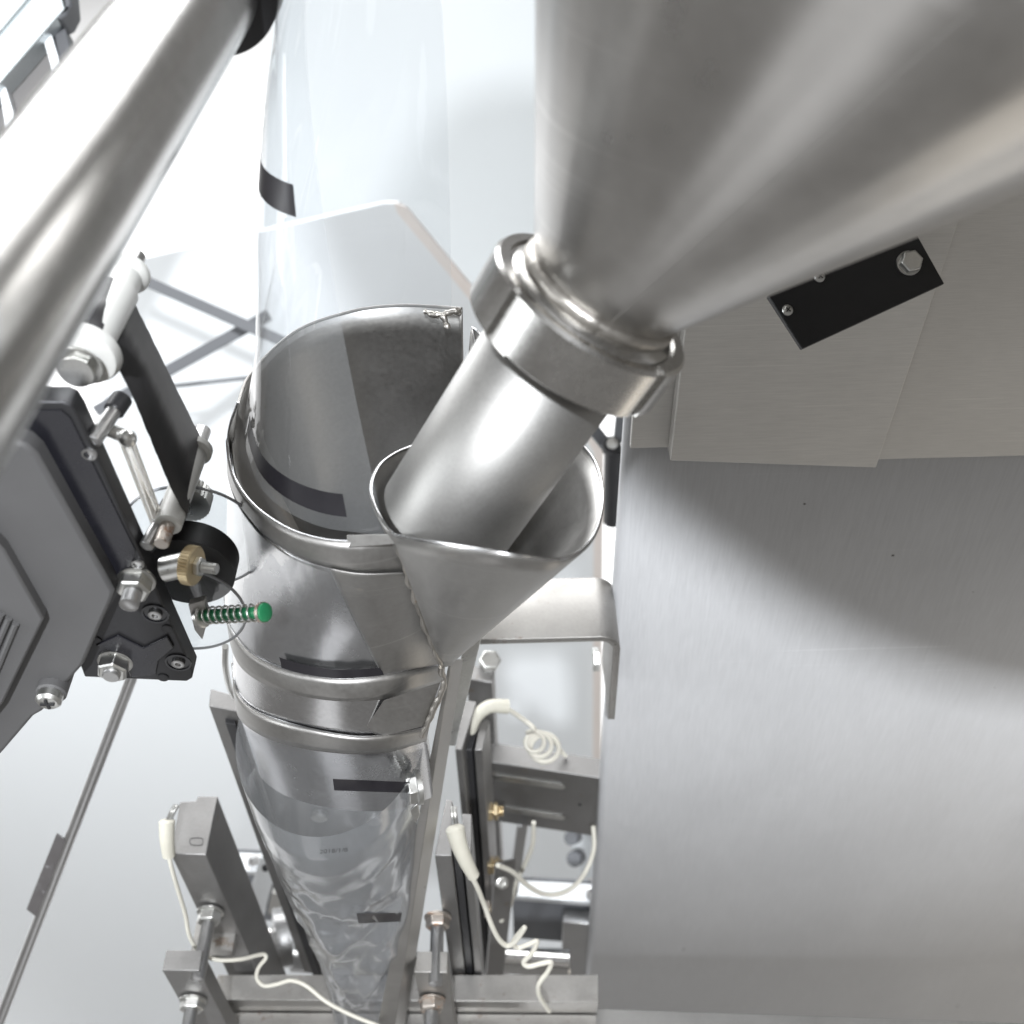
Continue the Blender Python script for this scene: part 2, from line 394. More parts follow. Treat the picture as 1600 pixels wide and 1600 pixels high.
# ================================================================== machine cabinet at the right
YP = P(945, 1130, .95).y
def cabinet():
    root = thing('machine_cabinet', PY(1200, 1560, YP), 'brushed stainless machine cabinet filling the right half', 'cabinet')
    tl = PY(972, 560, YP); zb = PY(950, 1640, YP).z
    xl = (PY(975, 690, YP).x + PY(917, 1565, YP).x) / 2
    # front sheet with a rounded left edge turning back
    pts = []
    r = .006
    for k in range(7):
        a = PI / 2 * k / 6; pts.append((xl + r - r * math.cos(a), YP + r - r * math.sin(a)))
    prof = [(xl, YP + .010)] + pts + [(xl + 1.3, YP)]
    rows = [[Vector((x, y, z)) for x, y in prof] for z in (CAMZ - .15, zb)]
    build(MB().grid(rows), 'front_sheet', M['panel'], root, solid=.0015, off=-1, ang=60)
    # recessed and lapped cover sheets above
    yc = YP - .004
    zt = CAMZ - .15
    z1 = PY(1480, 706, yc).z; 
    b = MB().box((PY(1380, 706, yc).x - .05, yc - .006, z1), X * .7, Y * .006, Z * (zt - z1)); build(b, 'cover_sheet', M['cover'], root, bevel=.0006)
    b = MB().box((xl + .002, yc - .0045, PY(1010, 693, yc).z), X * .12, Y * .0045, Z * (zt - PY(1010, 693, yc).z)); build(b, 'cover_sheet', M['cover'], root, bevel=.0006)
    y2 = YP - .022
    q = [PY(1047, 720, y2), PY(1369, 731, y2)]
    poly = [q[0], q[1], Vector((q[1].x + .012, y2, zt)), Vector((q[0].x, y2, zt))]
    build(MB().prism(poly, Y * .012), 'cover_sheet', M['cover'], root, bevel=.0008)
    # shelf lip at the bottom
    a = P(824, 1572, .98); zt2 = a.z
    lip = MB().prism([a, PZ(1700, 1602, zt2), PZ(1700, 1760, zt2), PZ(806, 1740, zt2)], Z * -.05)
    build(lip, 'shelf_lip', M['tube'], root, bevel=.0008)
    return root
cabinet()

# ---- thin rod whose shadow falls on the cabinet sits off to the left: the film guide bar above
# ================================================================== black mounting plate under the hopper
def mounting_plate():
    d = .60
    c = [(1200, 462), (1440, 376), (1478, 440), (1254, 545)]
    o = P(1254, 545, .575)
    # plane facing the camera, tipped a little
    n = camdir(.06, .10, 1)
    def on(u, v):
        r = ray(u, v); return CAM + r * ((o - CAM).dot(n) / r.dot(n))
    root = thing('mounting_plate', on(1340, 500), 'black plate with one hex bolt and two small screws under the hopper', 'plate')
    poly = [on(1200, 462), on(1254, 545), on(1476, 443), on(1425, 352), on(1360, 340)]
    build(MB().prism(poly, n * -.004), 'plate', M['black_plate'], root, bevel=.0006)
    p = on(1419, 412)
    b = build(MB().lathe(p, n, [(0, .0068), (.0012, .0068), (.0014, .0064)], 28), 'washer', M['zinc'], root)
    build(MB().hexa(p + n * .0014, n, .0062, .0045, .35), 'hex_bolt', M['zinc'], root, bevel=.0003)
    for u, v in ((1230, 485), (1280, 433)):
        p = on(u, v)
        s = build(MB().lathe(p, n, [(0, .0030), (.0008, .0030), (.0016, .0022), (.0019, .001)], 20), 'screw', M['zinc'], root)
        e = n.orthogonal().normalized(); g = n.cross(e); pp = p + n * .0018
        build(MB().cbox(pp, e * .0016, g * .0003, n * .0003).cbox(pp, g * .0016, e * .0003, n * .00025), 'cross_slot', M['rubber'], s)
mounting_plate()

# ================================================================== hopper, clamp, filling tube (common axis)
HA = camdir(.496, .688, .53)                 # along the axis towards the hopper
HC = P(924, 476, .445)                        # centre of the clamp's upper face
def hopper():
    root = thing('hopper', HC, 'large satin steel cone hopper at the upper right', 'hopper')
    rows = [(.006, 0.0347)]
    prof = [(.0035, 0.0310), (.006, 0.0314), (.0085, 0.0323), (.012, 0.0342)]
    t = .012; r = 0.0342; tn = math.tan(math.radians(30.3))
    while t < .168: t += .012; r += .012 * tn; prof.append((t, r))
    prof += [(.172, r + .006), (.30, r + .31), (.31, r + .315), (.45, r + .315)]      # flare added out of frame, shaped to cast the diagonal cabinet shadow
    mb = MB().lathe(HC, HA, prof, 192, cap=(False, False))
    for q in mb.v:                                     # rolled sheet is never quite round
        rel = q - HC; tt = rel.dot(HA); rad = rel - HA * tt
        rn = rad.normalized(); k = min(1, max(0, (tt - .012) / .08))
        w = Vector((rn.dot(X), rn.dot(Y), rn.dot(Z)))
        q += rn * (k * rad.length * (.010 * noise.noise(w * 3.1) + .0045 * noise.noise(w * 8.5 + Vector((3, 1, 2)))))
    build(mb, 'cone', M['hopper'], root, solid=.0015, off=-1, ang=60)
    e0 = camdir(-.81, .585, 0); e1 = (e0 - HA * e0.dot(HA)).normalized(); g1 = HA.cross(e1)
    ws = 1.93; rd = e1 * math.cos(ws) + g1 * math.sin(ws); sp = []
    for k in range(40):
        tt = .012 + .15 * k / 39; best = None
        c = HC + HA * tt + rd * (.0342 + (tt - .012) * tn)
        near = min(mb.v, key=lambda q: (q - c).length_squared)
        rr = (near - HC - HA * (near - HC).dot(HA)).length / (.0342 + ((near - HC).dot(HA) - .012) * tn)
        sp.append(HC + HA * tt + rd * (.0342 + (tt - .012) * tn) * rr)
    build(MB().tube(sp, .00035, 6), 'seam', M['hopper'], root)
    # weld bead between cone and ferrule
    path = []; rs = []
    e = HA.orthogonal().normalized(); g = HA.cross(e)
    for k in range(121):
        w = 2 * PI * k / 120
        path.append(HC + HA * (.0065 + .0002 * noise.noise((math.cos(w) * 6, math.sin(w) * 6, 2))) + (e * math.cos(w) + g * math.sin(w)) * 0.0319)
        rs.append(.0036 + .0004 * noise.noise((math.cos(w) * 5, math.sin(w) * 5, 5)) + .0003 * noise.noise((math.cos(w) * 16, math.sin(w) * 16, 8)))
    tag(build(MB().tube(path, rs, 14, cap=False), 'weld_bead', M['weld'], root, ang=60), 'lumpy shiny weld round the foot of the cone')
    build(MB().lathe(HC, HA, [(-.004, 0.0381), (.0012, 0.0381), (.0026, 0.0371), (.0045, 0.0333), (.006, 0.0316)], 96), 'ferrule', M['clamp'], root)
hopper()
def clamp():
    root = thing('pipe_clamp', HC - HA * .03, 'bright steel clamp ring joining hopper and filling tube', 'clamp')
    # two half shells with a stepped gap
    e0 = camdir(-.81, .585, 0); e = (e0 - HA * e0.dot(HA)).normalized(); g = HA.cross(e)
    def shell(a0, a1, rin, rout, h0, h1, n=56):
        rows = []
        prof = [(h0, rin), (h0, rout - .0008), (h0 + .0008, rout), (h1 - .0016, rout), (h1, rout - .0014), (h1, rin)]
        for i in range(n + 1):
            w = a0 + (a1 - a0) * i / n
            rad = e * math.cos(w) + g * math.sin(w)
            rows.append([HC + HA * t + rad * r for t, r in prof])
        mb = MB(); mb.grid(rows, closed=True)
        b = len(mb.v); k = len(prof)
        mb.f.append(tuple(range(k - 1, -1, -1))); mb.f.append(tuple(range(b - k, b)))
        return mb
    A = [ -1.22, 0.52, .80, 1.6]
    build(shell(1.17, 2.58, 0.0398, 0.0455, -.021, .0022), 'half_ring', M['clamp'], root, ang=30)
    build(shell(2.72, .96 + 2 * PI, 0.0398, 0.0455, -.021, .0022), 'half_ring', M['clamp'], root, ang=30)
    build(shell(.90, 1.23, 0.0393, 0.0430, -0.0233, .0012, 12), 'joint_block', M['clamp'], root, ang=30)
    build(shell(2.52, 2.78, 0.0393, 0.0430, -0.0233, .0012, 12), 'joint_block', M['clamp'], root, ang=30)
    build(MB().lathe(HC, HA, [(-.016, 0.0383), (.0008, 0.0383), (.0008, 0.0404), (-.016, 0.0404)], 96, cap=(False, False)), 'inner_lip', M['clamp'], root)
clamp()
def fill_tube():
    root = thing('filling_tube', HC - HA * .15, 'brushed steel filling tube slanting from the clamp into the funnel', 'tube')
    build(MB().lathe(HC, HA, [(-.129, 0.0313), (-.128, 0.0321), (-.015, 0.0321)], 96, cap=(False, False)), 'pipe', M['tube'], root, solid=.0015, off=-1)
    build(MB().lathe(HC, HA, [(-.020, 0.0321), (-.018, 0.0373), (-.008, 0.0373)], 64, cap=(False, False)), 'ferrule', M['clamp'], root)
fill_tube()

# ================================================================== forming collar
def arc(pts, D, B, uc, w, n=150, dd=0):
    out = []
    for q in spline([(a, b, 0) for a, b in pts], n):
        nx = max(-1, min(1, (q.x - uc) / w))
        out.append(P(q.x, q.y, D - B * math.sqrt(1 - nx * nx) + dd))
    return out
def ring_back(front, depth, n=40):             # close a front arc round the back
    a = front[-1]; b = front[0]; c = (a + b) / 2; out = []
    for k in range(1, n):
        w = PI * k / n
        out.append(c + (a - c) * math.cos(w) + Vector((0, 1, .05)) * depth * math.sin(w))
    return out
C1 = [(372, 628), (360, 660), (356, 690), (363, 736), (383, 773), (412, 802), (455, 828), (501, 842), (545, 846), (618, 838)]
C2 = [(366, 690), (358, 720), (360, 745), (372, 780), (398, 818), (428, 846), (462, 868), (505, 884), (560, 895), (632, 894)]
C3 = [(352, 930), (356, 965), (368, 992), (395, 1022), (430, 1040), (475, 1053), (530, 1060), (590, 1056), (640, 1048), (692, 1038)]
C4 = [(358, 975), (364, 1010), (378, 1040), (405, 1062), (440, 1077), (490, 1089), (545, 1094), (600, 1090), (650, 1078), (694, 1062)]
C5 = [(364, 1035), (369, 1075), (380, 1095), (402, 1112), (440, 1127), (490, 1140), (540, 1149), (575, 1151), (620, 1146), (668, 1136)]
C6 = [(368, 1085), (375, 1118), (390, 1135), (420, 1152), (460, 1164), (505, 1172), (560, 1176), (610, 1172), (640, 1164), (664, 1156)]
def collar():
    root = thing('forming_collar', P(540, 1150, .70), 'polished steel forming collar with a product funnel on its right', 'forming collar')
    r1 = arc(C1, .575, .055, 540, 186); r2 = arc(C2, .585, .055, 540, 184); r2b = arc(C2, .585, .057, 540, 184)
    r3 = arc(C3, .665, .06, 525, 174); r4 = arc(C4, .672, .062, 525, 170); r5 = arc(C5, .690, .06, 522, 162); r6 = arc(C6, .700, .061, 522, 160)
    def mid(a, b, n, sag):
        rows = []
        for i in range(n + 1):
            t = i / n
            rows.append([p.lerp(q, t) + (CAM - p).normalized() * (-sag * math.sin(PI * t)) for p, q in zip(a, b)])
        return rows
    build(MB().grid(mid(r1, r2, 4, -.001)), 'upper_band', M['sheet'], root, solid=.0011, off=-1, ang=60)
    build(MB().tube(r1, .0006, 8), 'rolled_rim', M['shiny'], root)
    sh = mid(r2b, r3, 40, .010)
    build(MB().grid(sh), 'shoulder', M['shiny'], root, solid=.001, off=-1, ang=60)
    # matt plate on the right of the shoulder
    n = len(sh[0]); s2 = []
    for i, row in enumerate(sh):
        t = i / (len(sh) - 1); k0 = n * (.70 + .06 * t); rr = []
        for j in range(31):
            fk = k0 + (n - 1 - k0) * j / 30; k = min(int(fk), n - 2)
            rr.append(row[k].lerp(row[k + 1], fk - k) + (CAM - row[-1]).normalized() * .0011)
        s2.append(rr)
    build(MB().grid(s2), 'patch_plate', M['sheet'], root, solid=.0007, off=-1, ang=60)
    lip = mid([p + (CAM - p).normalized() * .0025 for p in r3], [p + (CAM - p).normalized() * .0015 for p in r4], 4, -.001)
    build(MB().grid(lip), 'neck_band', M['sheet'], root, solid=.0012, off=-1, ang=60)
    build(MB().tube(lip[0], .0006, 8), 'neck_rim', M['shiny'], root)
    band = mid([p + (CAM - p).normalized() * .0025 for p in r5], [p + (CAM - p).normalized() * .0015 for p in r6], 4, -.001)
    build(MB().grid(band), 'lower_band', M['sheet'], root, solid=.0012, off=-1, ang=60)
    build(MB().tube(band[0], .0006, 8), 'lower_rim', M['shiny'], root)
    # tube wall between and below the bands, closed round the back
    rows = []
    for a, dep in ((r3, .11), (r4, .115), (r5, .115), (r6, .115)):
        rows.append([p for p in a] + ring_back(a, dep))
    last = rows[-1]
    rows.append([p - Z * .030 for p in last]); rows.append([p - Z * .066 for p in last])
    build(MB().grid(rows, closed=True), 'forming_tube', M['shiny'], root, ang=60)
    # plate flap beside the lower band
    fl = [P(563, 1149, .633), P(600, 1094, .612), P(688, 1066, .613), P(664, 1134, .632), P(600, 1150, .637)]
    build(MB().prism(fl, (CAM - fl[0]).normalized() * -.0015), 'flap_plate', M['sheet'], root)
    # back wall
    top = [(370, 640, .562), (384, 597, .578), (400, 575, .585), (426, 546, .595), (461, 518, .603), (492, 503, .608), (527, 492, .612), (570, 482, .615), (627, 477, .615), (685, 479, .610), (721, 482, .602)]
    front = [(600, 850, .536), (545, 852, .534), (500, 848, .534), (455, 834, .537), (414, 808, .547), (388, 780, .556), (371, 742, .563), (365, 700, .567), (367, 665, .566)]
    tp = pix3(top, 90); tf = pix3(front + [top[0]], 60)[:-1]
    cx = sum((p for p in tp), Vector()) / len(tp)
    al = [(p, .13) for p in tf] + [(p, .13 + .11 * min(1, k / 30)) for k, p in enumerate(tp)]
    rows = []
    for i in range(15):
        t = i / 14
        rows.append([p - Z * (h * t) + (Vector((cx.x, cx.y - .03, p.z)) - p) * ((.12 + .33 * (.24 - h) / .11) * t) for p, h in al])
    build(MB().grid(rows), 'back_wall', M['sheet'], root, solid=.0012, off=1, ang=60)
    build(MB().tube(tp, .0008, 8), 'back_rim', M['sheet'], root)
    # corner joint with solder
    pa = P(541, 843, .520); pb = P(618, 838, .512)
    build(MB().prism([P(541, 836, .519), P(617, 834, .511), P(622, 850, .512), P(545, 856, .520)], camdir(0, 0, -1) * .004), 'corner_tab', M['sheet'], root, bevel=.0004)
    # ---------------- funnel
    fn = thing_part = None
    rim = [(617, 836, .492), (660, 845, .462), (710, 853, .446), (785, 864, .438), (850, 873, .444), (880, 873, .453), (909, 859, .474), (931, 829, .492), (941, 787, .516), (939, 750, .532), (927, 716, .546), (901, 686, .556), (840, 622, .575), (780, 565, .588), (748, 520, .596), (738, 512, .599), (742, 548, .592), (704, 628, .580), (655, 690, .562), (618, 708, .549), (594, 726, .537), (581, 755, .525), (584, 785, .516), (599, 815, .509), (617, 836, .505)]
    n = 140
    rp = pix3(rim, n)[:-1]
    bot = []
    for k, p in enumerate(rp):
        w = k / (n - 1)
        # right and front parts run to the neck corner, the left part into the collar
        if w < .62: q = P(692 + 14 * min(1, max(0, (w - .1) / .35)), 1040 - 6 * w, .610 + .03 * w)
        else:
            s = (w - .62) / .38; q = P(706 - 46 * math.sin(PI * s), 1030 - 40 * math.sin(PI * s), .63 + .012 * math.sin(PI * s) - .02 * s)
        bot.append(q)
    rows = []
    for i in range(13):
        t = i / 12
        rows.append([p.lerp(q, t) for p, q in zip(rp, bot)])
    f = build(MB().grid(rows, closed=True), 'funnel', M['sheet'], root, solid=.0012, off=-1, ang=50)
    build(MB().tube(rp + [rp[0]], .0008, 8, cap=False), 'funnel_rim', M['shiny'], f)
    # weld seams: irregular beads
    def bead(pts, n, r, seed, nm):
        r *= .8
        path = pix3(pts, n); rs = []
        out = []
        for i, p in enumerate(path):
            out.append(p + Vector((noise.noise((i * .2, seed, 1)), 0, noise.noise((i * .2, seed, 4)))) * r * .8)
            rs.append(r * (1 + .7 * noise.noise((i * .23, seed, 7))))
        tag(build(MB().tube(out, rs, 9), nm, M['weld'], root, ang=70), None)
    bead([(619, 840, .506), (634, 890, .524), (652, 945, .552), (670, 995, .582), (690, 1042, .604)], 70, .0018, 3, 'weld_seam')
    bead([(690, 1042, .602), (694, 1068, .611), (672, 1120, .624), (660, 1150, .634)], 40, .0022, 9, 'weld_seam')
    bead([(664, 487, .609), (680, 492, .606), (697, 490, .604), (716, 484, .601)], 30, .0021, 21, 'weld_seam')
    bead([(692, 492, .603), (697, 505, .603), (699, 514, .603)], 14, .0022, 23, 'weld_seam')
collar()

# ================================================================== film
def film_web():
    # three levels: edge1, front, left fold, back, edge2
    L0 = [(603, 836, .524), (560, 832, .523), (505, 824, .526), (450, 800, .531), (410, 765, .540), (388, 715, .551), (381, 665, .561), (386, 622, .574), (402, 590, .583), (440, 548, .594), (490, 516, .603), (560, 497, .609), (640, 490, .611), (705, 492, .605)]
    L1 = [(504, 330, .482), (488, 326, .481), (466, 321, .481), (442, 313, .483), (422, 302, .487), (409, 288, .492), (404, 275, .498), (408, 262, .505), (420, 250, .511), (450, 235, .517), (495, 224, .522), (560, 216, .526), (632, 212, .528), (700, 216, .528)]
    L2 = [(478, -60, .432), (468, -60, .431), (456, -61, .431), (447, -62, .432), (440, -64, .434), (436, -66, .437), (435, -68, .441), (437, -70, .445), (445, -72, .449), (470, -74, .452), (510, -76, .455), (570, -77, .457), (630, -78, .458), (683, -78, .459)]
    n = 90; NR = 70
    a, b, c = pix3(L0, n), pix3(L1, n), pix3(L2, n)
    rows = []
    for i in range(NR):
        t = i / (NR - 1)
        row = []
        for k in range(n):
            p, q, r = a[k], b[k], c[k]
            tm = .52
            if t < tm: s = t / tm; 
            else: s = (t - tm) / (1 - tm)
            x = p * ((1 - t) * (1 - 2 * t)) + q * (4 * t * (1 - t)) + r * (t * (2 * t - 1))
            w = k / (n - 1)
            amp = .0022 * math.sin(PI * min(.5, t * 3)) if t < .17 else .0022
            fold = noise.noise((w * 26, t * 3.2, 3)) * math.exp(-((w - .40) / .2) ** 2) + .35 * noise.noise((w * 9, t * 2, 8))
            x = x + Vector((.6, -.7, 0)) * amp * fold
            row.append(x)
        rows.append(row)
    root = thing('film_web', a[40], 'clear plastic film hanging down into the forming collar', 'film')
    build(MB().grid(rows), 'film_sheet', M['film'], root, ang=80)
    mk = [[rows[i][k] + (CAM - rows[i][k]).normalized() * .0004 for k in range(2, 36)] for i in range(1, 4)]
    def patch(k0, k1, t0, t1, nm, lab):
        out = []
        for i in range(7):
            ti = t0 + (t1 - t0) * i / 6
            fi = ti * (NR - 1); i0 = int(fi); fr = fi - i0
            row = []
            for k in range(k0, k1 + 1):
                p = rows[i0][k].lerp(rows[min(i0 + 1, NR - 1)][k], fr); row.append(p + (CAM - p).normalized() * .0005)
            out.append(row)
        tag(build(MB().grid(out), nm, M['mark'], root, ang=80), lab)
    patch(7, 34, .020, .052, 'registration_mark', 'long black mark low on the film inside the collar')
    patch(9, 27, .478, .535, 'registration_mark', 'short black mark on the left fold of the film')
film_web()
def shoulder_film():
    r2 = arc(C2, .585, .059, 540, 184); r3 = arc(C3, .665, .0635, 525, 174)
    n = len(r2); rows = []
    for i in range(25):
        t = i / 24; row = []
        k1 = int(n * (.715 + .055 * t))
        for j in range(50):
            fk = k1 * j / 49; k = int(fk); fr = fk - k
            p = r2[k].lerp(r2[min(k + 1, n - 1)], fr).lerp(r3[k].lerp(r3[min(k + 1, n - 1)], fr), t)
            c = (CAM - p).normalized()
            p = p - c * (.010 * math.sin(PI * t)) + c * (.0012 + .0007 * noise.noise((j * .3, t * 2.0, 1)))
            row.append(p)
        rows.append(row)
    root = thing('shoulder_film', rows[-1][25], 'clear film stretched over the shoulder of the forming collar', 'film')
    build(MB().grid(rows), 'film_sheet', M['skin'], root, ang=80)
    mk = [[rows[i][k] + (CAM - rows[i][k]).normalized() * .0012 for k in range(24, 50)] for i in (22, 23, 24)]
    tag(build(MB().grid(mk), 'registration_mark', M['mark'], root, ang=80), 'black mark at the foot of the shoulder')
shoulder_film()
def bag():
    lv = [(1100, 364, 672, .68, .080), (1130, 372, 668, .69, .080), (1165, 384, 664, .70, .079), (1200, 394, 660, .715, .076), (1260, 414, 655, .75, .068), (1320, 434, 652, .785, .058), (1380, 456, 650, .82, .050), (1430, 476, 648, .855, .042), (1480, 496, 646, .89, .034), (1530, 510, 642, .925, .027), (1600, 524, 636, .985, .02)]
    n = 120; rows = []
    sp = spline([tuple(q[1:5]) + () for q in lv], 80) if False else None
    import bisect
    vs = [q[0] for q in lv]
    def at(v):
        i = min(max(bisect.bisect_right(vs, v) - 1, 0), len(lv) - 2)
        t = (v - vs[i]) / (vs[i + 1] - vs[i]); a, b = lv[i], lv[i + 1]
        return [a[j] + (b[j] - a[j]) * t for j in range(5)]
    NR = 110
    for i in range(NR):
        v = 1128 + (1598 - 1128) * i / (NR - 1)
        _, ul, ur, d, bb = at(v)
        c = P((ul + ur) / 2, v, d); a = (ur - ul) / 2 * d / F
        row = []
        for k in range(n):
            w = 2 * PI * k / n
            cs, sn = math.cos(w), math.sin(w)
            f = max(0, min(1, (v - 1160) / 200))
            # folds: radiating creases
            cre = noise.noise((cs * 2.2, sn * 2.2 + 5, v * .010)) * .006 + abs(noise.noise((cs * 1.6 + v * .006, v * .016, sn * 1.6))) * -.010 + abs(noise.noise((cs * 1.5 - v * .007, v * .012, 9 + sn * 1.5))) * .008 + abs(noise.noise((cs * 3.4 + v * .021, v * .034, sn * 2.5 + 3))) * -.0035
            p = c + X * (a * cs) + Y * (bb * sn) + (Y * sn + X * cs * .08) * cre * f - Z * (.02 * sn * (1 - f) * 0)
            row.append(p)
        rows.append(row)
    root = thing('film_bag', P(560, 1560, .95), 'crinkled clear film tube gathered below the forming collar', 'film bag')
    build(MB().grid(rows, closed=True), 'film_tube', M['bagfilm'], root, ang=70)
    def surf(u, v):                            # front surface of the bag at a pixel
        _, ul, ur, d, bb = at(v)
        nx = (u - (ul + ur) / 2) / ((ur - ul) / 2); nx = max(-.98, min(.98, nx))
        # march along the view ray to the nearest row vertex depth
        best = None
        for row in rows:
            for p in row[n // 2:]:
                c = p - CAM; z = -c.dot(CM.col[2].xyz); uu = 800 + F * c.dot(CM.col[0].xyz) / z; vv = 800 - F * c.dot(CM.col[1].xyz) / z
                e = (uu - u) ** 2 + (vv - v) ** 2
                if best is None or e < best[0]: best = (e, z)
        return P(u, v, best[1] - .0015)
    def mark(poly, lab, nu=8):
        (u0, v0), (u1, v1), (u2, v2), (u3, v3) = poly
        g = []
        for j in range(3):
            s = j / 2
            g.append([surf(u0 + (u1 - u0) * i / nu + ((u3 - u0) * (1 - i / nu) + (u2 - u1) * i / nu) * s, v0 + (v1 - v0) * i / nu + ((v3 - v0) * (1 - i / nu) + (v2 - v1) * i / nu) * s) for i in range(nu + 1)])
        tag(build(MB().grid(g), 'registration_mark', M['mark'], root, ang=80), lab)
    mark([(520, 1217), (640, 1222), (640, 1239), (522, 1235)], 'long black mark on the upper bag')
    mark([(557, 1427), (628, 1426), (626, 1440), (560, 1443)], 'short black mark low on the bag')
    # printed date
    cu = bpy.data.curves.new('date_code', 'FONT'); cu.body = '2018/1/8'; cu.size = 1; cu.align_x = 'LEFT'
    ob = bpy.data.objects.new('date_code', cu); COL.objects.link(ob)
    dg = bpy.context.evaluated_depsgraph_get(); dg.update()
    me0 = ob.evaluated_get(dg).to_mesh()
    vsx = [q.co.copy() for q in me0.vertices]; fsx = [tuple(p.vertices) for p in me0.polygons]
    ob.evaluated_get(dg).to_mesh_clear(); bpy.data.objects.remove(ob)
    w = max(q.x for q in vsx); dd = (surf(520, 1332) - CAM).dot(-CM.col[2].xyz) - .001
    mb = MB(); mb.add([P(499 + 44 * q.x / w, 1334 - 3 * q.x / w - 9 * q.y, dd) for q in vsx], fsx)
    build(mb, 'date_code', M['ink'], root)
bag()

# ================================================================== flat strut bar and its bolt
def strut():
    a = P(704, 1030, .655); b = P(606, 1650, .93)
    t = (b - a).normalized()
    root = thing('strut_bar', b, 'long flat steel bar slanting down in front of the film bag', 'bar')
    # section: wide lit face to the left, dark face turned to the right
    def sec(v, l, mdl, r, d):
        A, B, C = P(l, v, d + .001), P(mdl, v, d), P(r, v, d + .022); return [A, B, C, C + (A - B)]
    q0 = sec(1030, 702, 706, 724, .655); q1 = sec(1660, 578, 608, 624, .93)
    mb = MB().add(q0 + q1, [(3, 2, 1, 0), (4, 5, 6, 7), (0, 1, 5, 4), (1, 2, 6, 5), (2, 3, 7, 6), (3, 0, 4, 7)])
    build(mb, 'bar', M['bar'], root, bevel=.0005)
    p = P(650, 1230, .668); ax = camdir(-1, -.12, .25)
    build(MB().lathe(p - ax * .003, ax, [(0, .011), (.003, .011), (.0034, .0105)], 28), 'washer', M['zinc'], root)
    build(MB().hexa(p, ax, .0098, .0062, .4), 'hex_bolt', M['zinc'], root, bevel=.0004)
    build(MB().prism([P(641, 1266, .675), P(652, 1256, .675), P(656, 1272, .68), P(650, 1286, .68), P(645, 1280, .68)], camdir(0, 0, -1) * .004), 'spacer', M['zinc'], root, bevel=.0003)
strut()
def rear_strip():
    a = P(742, 985, .70); b = P(700, 1165, .80)
    t = (b - a).normalized(); n = camdir(.2, .3, 1)
    e = t.cross(n).normalized()
    w = .0052
    tag(build(MB().cbox((a + b) / 2 , t * ((b - a).length / 2), e * w, n * .002), 'bright_strip', M['zinc'], bevel=.0004), 'bright narrow metal strip just right of the slanting bar', 'strip')
rear_strip()

# ================================================================== support bracket between collar and cabinet
def bracket():
    root = thing('support_bracket', P(940, 1120, .90), 'bent flat steel bracket between funnel and cabinet edge', 'bracket')
    z0 = P(850, 985, .80).z
    a = PZ(730, 985, z0); c = PZ(938, 995, z0); back = PZ(930, 902, z0)
    yb = back.y; yf = c.y
    xr = PY(958, 935, yb).x
    prof = [(a.x - .03, z0)]
    R = .016
    prof.append((xr - R, z0))
    for k in range(1, 9):
        w = PI / 2 * k / 8; prof.append((xr - R + R * math.sin(w), z0 - R + R * math.cos(w)))
    zl = zdown(948, 1000, .80, 1122)
    prof.append((xr, zl))
    rows = [[Vector((x, y, z)) for x, z in prof] for y in (yf, yb)]
    build(MB().grid(rows), 'bent_plate', M['frame'], root, solid=.0055, off=-1, bevel=.0006, ang=40)
    p = PX(936, 1030, xr - .0056)
    build(MB().hexa(p, X * -1, .0105, .006, .2), 'hex_bolt', M['zinc'], root, bevel=.0004)
bracket()

# ================================================================== black lever handle behind
def lever():
    root = thing('lever_handle', P(957, 812, 1.12), 'black hinged lever with a round bolt head beside the cabinet', 'lever')
    d = 1.10
    n = camdir(0, .25, 1)
    build(MB().cyl(P(960, 700, d), P(957, 816, d + .07), .0098, 20), 'grip', M['rubber'], root)
    build(MB().lathe(P(955, 697, d) - n * .006, n, [(0, .0095), (.010, .0095), (.012, .0085)], 28), 'hub', M['rubber'], root)
    build(MB().lathe(P(956, 696, d) + n * .006, n, [(0, .0062), (.002, .0058), (.0032, .003)], 24), 'bolt_head', M['zinc'], root)
    def arm(a, b, w):
        p, q = P(*a, d + .012), P(*b, d + .012); t = (q - p).normalized(); e = t.cross(n).normalized() * w
        build(MB().prism([p - e, p + e, q + e, q - e], n * -.006), 'arm', M['brace'], root, bevel=.001)
    arm((948, 695), (916, 655), .0062); arm((967, 690), (972, 640), .0058)
lever()

# ================================================================== sealing jaws
def nut_on(root, p, axis, r, h, mat, seed=0, stud=None, name='hex_nut', washer=True):
    a = Vector(axis).normalized()
    if washer: build(MB().lathe(p, a, [(0, r * 1.12), (h * .16, r * 1.12), (h * .2, r * 1.05)], 28), 'washer', mat, root)
    build(MB().hexa(p + a * h * .18, a, r, h * .85, seed), name, mat, root, bevel=r * .05)
    if stud: build(MB().thread(p + a * h * .3, p + a * (h * 1.03 + stud), r * .56), 'threaded_rod', M['steel'], root)

